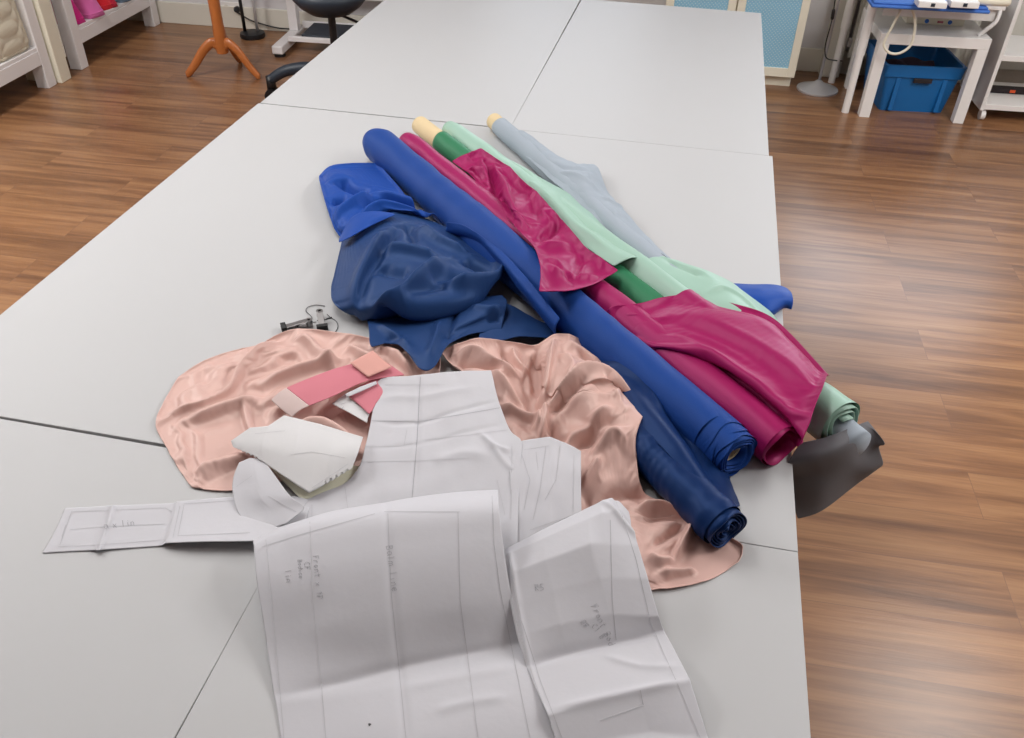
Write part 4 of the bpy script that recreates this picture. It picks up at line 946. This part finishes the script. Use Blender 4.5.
# coat stand -----------------------------------------------------------
cx, cy = -2.72, 4.70
t = thing('coat_stand', (cx, cy, 0), 'orange varnished wooden coat stand on three curved feet near the back wall', 'coat stand')
pr = [(0, .125), (.034, .125), (.036, .14), (.036, .25), (.032, .28), (.033, .5), (.028, .9), (.032, 1.0), (.026, 1.05), (.024, 1.6), (.032, 1.63), (.03, 1.7), (.012, 1.74), (0, 1.745)]
MB().lathe(pr, (0, 0, 0), 28).build('pole', M['orange'], t, auto=50)
for fx, fy in ((-2.905, 4.595), (-2.51, 4.675), (-2.735, 4.90)):
    d = Vector((fx - cx, fy - cy, 0)); L = d.length; d.normalize()
    path = spline([Vector((0, 0, .172)) + d * .02, Vector((0, 0, .185)) + d * L * .25, Vector((0, 0, .145)) + d * L * .5, Vector((0, 0, .07)) + d * L * .78, Vector((0, 0, .02)) + d * L * 1.0, Vector((0, 0, .014)) + d * L * 1.07], 8)
    rs = [.032 - .014 * i / (len(path) - 1) for i in range(len(path))]
    g = MB().tube(path, rs, 14); side = Vector((-d.y, d.x, 0))
    for v in g.bm.verts:
        k = v.co.dot(side); v.co -= side * k * .35
        if v.co.z < 0: v.co.z = 0
    g.build('foot', M['orange'], t, True)
for k in range(4):
    a = k * pi / 2 + .4; e = Vector((math.cos(a), math.sin(a), 0))
    MB().tube(spline([Vector((0, 0, 1.5)) + e * .02, Vector((0, 0, 1.53)) + e * .1, Vector((0, 0, 1.6)) + e * .16, Vector((0, 0, 1.68)) + e * .15], 6), [.012] * 18 + [.014], 10).build('hook', M['orange'], t, True)
# socket, plug and its cable ------------------------------------------
def Wp(u, v, off=0):                          # point on the back wall seen at a pixel (room y = -off)
    d = RM.inverted().to_3x3() @ ray(u, v); c = RM.inverted() @ CAM
    return c + d * ((-off - c.y) / d.y)
q = Wp(233, 8)
t = rthing('wall_socket', q.x, 0, 'white double wall socket above the skirting, a black plug in its right half', 'socket', z=q.z)
MB().box(-.08, .08, -.012, 0, -.04, .04, .003).build('cover_plate', M['white'], t)
for s in (-.04, .04): MB().lathe([(0, 0), (.019, 0), (.022, .0015), (.019, .003), (0, .001)], (0, 0, 0), 24).build('outlet', M['skirt'], t).matrix_basis = Matrix.Translation((s, -.012, 0)) @ Matrix.Rotation(pi / 2, 4, 'X')
t = rthing('power_cable', q.x + .04, -.016, 'black plug and cable running from the wall socket to the machine stand', 'cable', z=q.z)
MB().lathe([(0, 0), (.02, 0), (.021, .018), (.012, .032), (.006, .045), (0, .045)], (0, 0, 0), 20).build('plug', M['black'], t, True).rotation_euler = (pi / 2, 0, 0)
c0 = Vector((0, -.045, 0)); base = RM @ Vector((q.x + .04, -.016, q.z))
tgt = [(240, 14), (250, 20), (262, 24), (278, 28), (291, 29)]
pts = [c0]
for i, (u, v) in enumerate(tgt):
    w = RM.inverted() @ F(u, v, .05 - .0 * i); w = Wp(u, v, .05); pts.append(Vector((w.x - q.x - .04, -.05 + .016, max(w.z, .008) - q.z)))
MB().tube(spline(pts, 8), .005, 8).build('cord', M['black'], t, True)
# black lamp base with two stems --------------------------------------
p = RF(253, 37)
t = rthing('floor_lamp', p.x, p.y, 'floor lamp with black base and two thin stems by the wall socket', 'floor lamp')
MB().lathe([(0, 0), (.078, 0), (.082, .012), (.078, .03), (.05, .036), (0, .037)], (0, 0, 0), 36).build('base', M['black'], t, auto=50)
MB().tube([(-.05, 0, .03), (-.05, 0, .2), (-.052, 0, 1.2)], .011, 12).build('dark_stem', M['black'], t, True)
MB().tube([(.03, .02, .03), (.03, .02, .2), (.0, .02, 1.2)], .009, 12).build('steel_stem', M['chrome'], t, True)
MB().lathe([(.1, 1.18), (.17, 1.18), (.09, 1.42), (.07, 1.42), (.1, 1.18)], (-.025, .01, 0), 32).build('lamp_shade', M['black'], t, True)
# sewing machine stand ---------------------------------------------------
a = RF(281, 57); b = RF(303, 33)
t = rthing('machine_stand', (a.x + b.x) / 2, (a.y + b.y) / 2 - .03, 'white steel sewing machine stand with dark treadle, behind the office chair', 'machine stand', rz=math.atan2(-(b.x - a.x), b.y - a.y) * .5)
Ld = .24; Wd = .98
for x in (0, Wd):
    n = MB().box(x - .035, x + .035, -Ld, Ld, .02, .07, .008); n.build('foot_bar', M['whitew'], t)
    MB().lathe([(0, 0), (.035, 0), (.035, .019), (0, .019)], (x, -Ld + .04, 0), 20).build('rubber_foot', M['black'], t, auto=40)
    MB().lathe([(0, 0), (.035, 0), (.035, .019), (0, .019)], (x, Ld - .04, 0), 20).build('rubber_foot', M['black'], t, auto=40)
    MB().box(x - .03, x + .03, .09, .15, .07, .72, .004).build('column', M['whitew'], t)
MB().box(.036, Wd - .036, -.13, -.10, .07, .1, .003).box(.036, Wd - .036, .16, .19, .07, .11, .003).build('cross_bar', M['whitew'], t)
MB().box(.031, Wd - .031, .10, .13, .28, .4, .003).build('rear_beam', M['whitew'], t)
MB().box(.12, .52, -.11, .15, .095, .112, .004, None).build('treadle', M['chair'], t)
MB().box(-.12, Wd + .12, -.26, .2, .721, .755, .004).build('table_board', M['whitew'], t)
# office chair ------------------------------------------------------------
cx, cy = -1.905, 4.44
t = thing('office_chair', (cx, cy, 0), 'dark slate office chair with star base beside the left end of the tables', 'office chair')
first = F(274, 102); ang0 = math.atan2(first.y - cy, first.x - cx); RR = (Vector((first.x, first.y)) - Vector((cx, cy))).length
for k in range(5):
    a = ang0 + k * 2 * pi / 5; e = Vector((math.cos(a), math.sin(a), 0)); sd = Vector((-e.y, e.x, 0))
    MB().tube(spline([Vector((0, 0, .155)) + e * .03, Vector((0, 0, .19)) + e * RR * .4, Vector((0, 0, .175)) + e * RR * .75, Vector((0, 0, .125)) + e * RR], 6), [.04 - .014 * i / 18 for i in range(19)], 12).build('base_arm', M['chair'], t, True)
    MB().tube([Vector((0, 0, .145)) + e * RR, Vector((0, 0, .07)) + e * RR], .026, 10).build('caster_stem', M['black'], t, True)
    for s in (-1, 1):
        g = MB().tube([Vector((0, 0, .04)) + e * RR + sd * s * .006, Vector((0, 0, .04)) + e * RR + sd * s * .03], .04, 20); g.build('caster_wheel', M['black'], t, auto=40)
MB().lathe([(0, .11), (.055, .11), (.055, .17), (.034, .17), (.034, .28), (.02, .282), (.02, .4651), (0, .4651)], (0, 0, 0), 24).build('gas_column', M['black'], t, auto=40)
MB().lathe([(0, .465), (.05, .468), (.11, .485), (.16, .52), (.19, .555), (.19, .59), (.16, .605), (0, .60)], (0, 0, 0), 40).build('seat', M['chair'], t, True)
MB().tube([(.05, 0, .475), (.2, -.10, .47), (.27, -.15, .46)], .007, 10).build('height_lever', M['black'], t, True)
e = Vector((math.cos(1.3), math.sin(1.3), 0))
MB().tube(spline([Vector((0, 0, .48)) + e * .08, Vector((0, 0, .5)) + e * .25, Vector((0, 0, .85)) + e * .27], 8), .016, 12).build('back_bar', M['black'], t, True)
g = MB().box(-.2, .2, -.03, .03, -.2, .2, .025); g.build('backrest', M['chair'], t, True).matrix_basis = Matrix.Translation(Vector((0, 0, .92)) + e * .25) @ Matrix.Rotation(1.3 - pi / 2, 4, 'Z')
# blue-panelled cabinet -----------------------------------------------------
yf = -.37                                     # front plane in room coordinates
def Yp(u, v, y):
    d = RM.inverted().to_3x3() @ ray(u, v); c = RM.inverted() @ CAM
    return c + d * ((y - c.y) / d.y)
x1 = Yp(811, 2, yf).x; xm = Yp(737.5, 3, yf).x; wdoor = x1 - xm; x0 = xm - wdoor
t = rthing('cabinet', (x0 + x1) / 2, 0, 'cream cabinet with pale blue lattice door panels behind the far end of the tables', 'cabinet')
W2 = wdoor; D = .37
MB().box(-W2, W2, -D + .022, -.02, .07, 1.1, .003).build('carcass', M['cream'], t)
MB().box(-W2 + .01, W2 - .01, -D + .05, -.03, 0, .07, .002).build('plinth', M['cream'], t)
MB().box(-W2 - .01, W2 + .01, -D - .01, -.02, 1.1005, 1.13, .003).build('top_board', M['cream'], t)
for s in (-1, 1):
    a, b = (-W2 + .001, -.004) if s < 0 else (.004, W2 - .001); r = .045
    f = MB(); y0, y1 = -D, -D + .021
    f.box(a, a + r, y0, y1, .068, 1.095, .002).box(b - r, b, y0, y1, .068, 1.095, .002).box(a + r, b - r, y0, y1, .068, .12, .002).box(a + r, b - r, y0, y1, 1.04, 1.095, .002)
    dr = f.build('door', M['cream'], t)
    MB().box(a + r, b - r, y0 + .006, y1 - .003, .12, 1.04).build('lattice_panel', M['bluepanel'], dr)
    kx = b - .022 if s < 0 else a + .022
    MB().lathe([(0, 0), (.006, 0), (.006, .012), (.012, .018), (.01, .026), (0, .028)], (0, 0, 0), 18).build('knob', M['chrome'], dr, True).matrix_basis = Matrix.Translation((kx, y0, .65)) @ Matrix.Rotation(pi / 2, 4, 'X')
# chrome floor lamp -----------------------------------------------------------
p = RF(817, 90)
t = rthing('floor_lamp', p.x, p.y, 'brushed steel floor lamp with round base standing right of the cabinet', 'floor lamp')
MB().lathe([(0, 0), (.118, 0), (.12, .004), (.118, .012), (.09, .02), (.03, .045), (.013, .06), (0, .06)], (0, 0, 0), 48).build('base', M['chrome'], t, auto=50)
MB().tube([(0, 0, .05), (0, 0, 1.5)], .0085, 14).build('pole', M['chrome'], t, True)
MB().lathe([(.05, 1.45), (.15, 1.45), (.1, 1.65), (.08, 1.65), (.05, 1.45)], (0, 0, 0), 32).build('lamp_shade', M['chrome'], t, True)
cpts = [Yp(u, v, p.y - .03) for u, v in ((836, -8), (834.5, 4), (833, 14), (831, 24), (826, 42), (825, 52), (828, 59))] + [Yp(842, 61, -.10)]
loc = Vector((p.x, p.y, 0)); cp = spline([c - loc for c in cpts], 8)
cord = MB().tube(cp, .0035, 8).build('cord', M['black'], t, True)
i = 16; MB().tube([cp[12], cp[13], cp[14], cp[20], cp[21]], [.006, .009, .0095, .0095, .006], 10).build('inline_switch', M['black'], cord, True)
# radiator ----------------------------------------------------------------------
xa = Yp(842, 40, -.10).x; xb = 1.95
t = rthing('radiator', xa, 0, 'cream panel radiator with pipes on the back wall behind the small white tables', 'radiator')
pan = MB(); pan.box(.06, xb - xa, -.085, -.05, .12, .72, .004)
for k in range(34): 
    x = .075 + k * .0255
    if x < xb - xa - .02: pan.box(x, x + .013, -.091, -.085, .14, .70, .002)
pan.build('panel', M['rad'], t)
for k in range(2): MB().box(.2 + .5 * k, .24 + .5 * k, -.05, -.001, .3, .6).build('bracket', M['rad'], t)
MB().tube([(.015, -.07, 0), (.015, -.07, 1.0)], .024, 16).build('riser_pipe', M['rad'], t, auto=50)
MB().tube([(.1, -.12, 0), (.1, -.12, .7)], .022, 16).build('pipe_leg', M['rad'], t, auto=50)
MB().tube([(.015, -.07, .2), (.1, -.07, .2)], .012, 12).tube([(.055, -.07, .185), (.055, -.07, .235)], .018, 12).build('valve', M['chrome'], t, auto=50)
MB().box(-.08, -.012, -.1, -.001, 0, 1.2, .006).build('pipe_casing', M['skirt'], t)
# small white tables ----------------------------------------------------------------
A = F(859, 117); B = F(963, 124); dv = (B - A); wl = dv.length; rz = math.atan2(dv.y, dv.x)
c = A + dv / 2
t = thing('side_table', (c.x, c.y, 0), 'low white square side table with thick legs standing over the blue crate', 'table', rz=rz)
w = wl / 2; D = .5; lg = .055; H = .455
MB().box(-w, w, 0, D, H - .055, H, .002).build('tabletop', M['white'], t)
for sx in (-1, 1):
    for y in (0, D - lg): MB().box(sx * (w - lg / 2) - lg / 2, sx * (w - lg / 2) + lg / 2, y, y + lg, 0, H - .0555, .002).build('leg', M['white'], t)
# booklet/box on it
p = F(933, 24, H)
t2 = thing('remote_box', (p.x, p.y + .03, H + .0005), 'flat cream box with blue dots lying on the low white side table', 'box', rz=rz)
MB().box(-.15, .15, -.05, .06, 0, .035, .004).build('casing', M['cream'], t2)
for x in (-.045, .075): MB().lathe([(0, 0), (.011, 0), (.011, .002), (0, .002)], (0, 0, 0), 16).build('blue_dot', M['bluemat'], t2).matrix_basis = Matrix.Translation((x, -.05, .018)) @ Matrix.Rotation(pi / 2, 4, 'X')
MB().box(.01, .04, -.0525, -.05, .012, .022).build('red_mark', M['pinkp'], t2)
# taller table behind
La = F(845, 112)
HT = .585
t = thing('sewing_table', (c.x, c.y + .02, 0), 'taller white table with telescopic round legs, behind and above the low side table', 'table', rz=rz)
lx = -((Vector((La.x, La.y, 0)) - c).length)
loc_ = Matrix.Rotation(-rz, 3, 'Z') @ Vector((La.x - c.x, La.y - c.y - .02, 0))
wl_, wr_ = loc_.x, .20
MB().box(wl_ + .03, w + .03, .03, .56, HT, HT + .028, .004).build('tabletop', M['white'], t)
MB().box(wl_ + .06, w + .0, .05, .07, HT - .06, HT - .001, .002).build('apron', M['white'], t)
for x, y in ((wl_, loc_.y), (wl_, .53), (w - .02, .53)):
    MB().tube([(x, y, 0), (x, y, .318)], .02, 20).build('leg', M['white'], t, auto=50)
    MB().tube([(x, y, .3185), (x, y, HT + .02)], .024, 20).build('leg_sleeve', M['white'], t, auto=50)
MB().tube(spline([(w + .01, .04, HT), (w - .0, .02, HT - .05), (w - .04, .02, HT - .10), (w - .06, .03, HT - .125)], 6), .011, 10).build('side_brace', M['white'], t, True)
zt = HT + .0285
def on_table(u, v, z=None): return F(u, v, zt if z is None else z)
p = on_table(925, 6)
t2 = thing('blue_cloth', (p.x + .02, p.y + .1, zt), 'flat folded blue cloth on the taller white table', 'cloth', rz=rz)
g = MB().box(-.31, .26, -.19, .2, 0, .016, .006); g.box(-.30, .25, -.18, .19, .0165, .028, .005); g.build('folded_layers', M['bluemat'], t2, True)
for u, lab in ((930, 'white flat box with grey latch on the blue cloth, left of its pair'), (962, 'white flat box with grey latch on the blue cloth, right of its pair')):
    p = F(u, 6, zt + .03)
    t3 = thing('flat_box', (p.x, p.y, zt + .029), lab, 'box', 'white flat boxes on the blue cloth', rz)
    MB().box(-.068, .068, -.04, .05, 0, .03, .004).build('casing', M['white'], t3); MB().box(-.01, .01, -.043, -.0405, .008, .024, .001).build('latch', M['chair'], t3)
p = F(978, 4, zt + .03)
t3 = thing('rolled_band', (p.x + .03, p.y - .02, zt + .029), 'cream rolled band lying at the right end of the blue cloth', 'band', rz=rz)
MB().tube(spline([(-.13, 0, .028), (-.05, .01, .022), (.04, -.005, .024), (.11, .01, .022)], 6), [.016] + [.022] * 17 + [.018], 12).build('band', M['cream'], t3, True)
# white cable loop
cpx = [(905, -6, .66), (901, 8, .62), (893, 25, .55), (886, 38, .50), (884, 46, .46), (890, 53, .43), (900, 53, .43), (910, 46, .46), (914, 34, .52), (915, 20, .57), (911, 6, .63), (906, -6, .68)]
yy = A.y - .03
def atY(u, v, y): d = ray(u, v); return CAM + d * (y / d.y)
pts = [atY(u, v, yy - .02 + .0 * z) for u, v, z in cpx]
pts = [Vector((pts[0].x, yy + .16, zt + .0365)), Vector((pts[0].x, yy + .06, zt + .0365))] + pts[1:-1] + [Vector((pts[-1].x, yy + .06, zt + .0365)), Vector((pts[-1].x, yy + .16, zt + .0365))]
o = MB().tube(spline(pts, 8), .007, 10).build('power_cable', M['cream'], None, True); tag(o, 'white cable loop hanging from the taller table down in front of the low one', 'cable')
# crate -------------------------------------------------------------------------------
a = F(879, 110); b = F(942, 113); c2 = (a + b) / 2; rz2 = math.atan2(b.y - a.y, b.x - a.x)
t = thing('storage_crate', (c2.x, c2.y, 0), 'blue plastic storage crate with hand hole under the low white side table', 'crate', rz=rz2)
bw, tw, Dc, Hc, th = (b - a).length / 2, (b - a).length / 2 + .035, .38, .265, .006
def ringpts(w, y0, y1, z, r=.02):
    P_ = []
    for cx_, cy_, a0 in ((w - r, y1 - r, 0), (-w + r, y1 - r, pi / 2), (-w + r, y0 + r, pi), (w - r, y0 + r, 1.5 * pi)):
        for k in range(5): P_.append((cx_ + r * math.cos(a0 + k * pi / 8), cy_ + r * math.sin(a0 + k * pi / 8), z))
    return P_
mbx = MB(); prof = []
for z, g, i in ((.0, 0, 0), (.2, .026, 0), (.201, .036, 0), (Hc - .012, .04, 0), (Hc, .044, 0), (Hc, .028, 0), (.012, -.008, 1)):
    prof.append([mbx.bm.verts.new(p) for p in ringpts(bw + g, -g, Dc + g, z)])
for Aa, Bb in zip(prof, prof[1:]):
    n = len(Aa)
    for k in range(n): mbx.bm.faces.new((Aa[k], Aa[(k + 1) % n], Bb[(k + 1) % n], Bb[k]))
mbx.bm.faces.new(prof[0][::-1]); mbx.bm.faces.new(prof[-1])
mbx.build('body', M['crate'], t, auto=35)
MB().box(-.05, .05, -.047, -.034, .175, .2, .004).build('hand_hole_shade', M['dark'], t)  # dark block on the face, painted shade in place of an opening
for x in (-bw * .72, bw * .72): MB().box(x - .012, x + .012, -.03, .0, .01, .195, .003, Matrix.Rotation(0, 4, 'X')).build('rib', M['crate'], t)
n, m = 20, 20; X = np.zeros((n, m, 3))
for i in range(n):
    for j in range(m): X[i, j] = (-bw + .012 + (2 * bw - .024) * j / (m - 1), .012 + (Dc - .024) * i / (n - 1), .15 + .02 * math.sin(i * .7) * math.cos(j * .5) + .03 * i / n)
t2 = thing('plum_fabric', (c2.x, c2.y, 0), 'dark plum fabric lying inside the blue crate', 'fabric', rz=rz2)
o = grid_mesh('folded_cloth', X, M['purple'], t2, .02, 1, world=False)
# trolley ------------------------------------------------------------------------------
q = F(976, 121)
t = thing('trolley', (q.x, q.y, 0), 'white shelf trolley on casters at the right edge of the picture', 'trolley', rz=rz)
WT = .62; DT = .40
MB().box(0, .02, 0, DT, .06, .95, .002).build('side_panel', M['white'], t); MB().box(WT - .02, WT, 0, DT, .06, .95, .002).build('side_panel', M['white'], t)
for z in (.065, .33, .93): MB().box(.0205, WT - .0205, .005, DT, z, z + .03, .002).build('shelf_board', M['white'], t)
for x in (.03, WT - .03):
    for y in (.03, DT - .03):
        MB().tube([(x - .012, y, .028), (x + .012, y, .028)], .027, 20).build('caster_wheel', M['white'], t, auto=40)
        MB().tube([(x, y, .04), (x, y, .0645)], .009, 10).build('caster_stem', M['chrome'], t, True)
e = Matrix.Rotation(rz, 3, 'Z')
p = q + e @ Vector((.22, .22, .0955))
t2 = thing('power_strip', p, 'dark power strip with a lit orange switch on the lower trolley shelf', 'power strip', rz=rz)
MB().box(-.14, .16, -.025, .025, 0, .03, .004).build('housing', M['dark'], t2)
MB().box(-.02, .01, -.028, -.0255, .008, .024, .001).build('switch', M['orangel'], t2)
MB().tube(spline([(-.14, 0, .015), (-.17, .03, .012), (-.18, .1, .02), (-.15, .15, .05)], 6), .005, 8).build('cord', M['black'], t2, True)
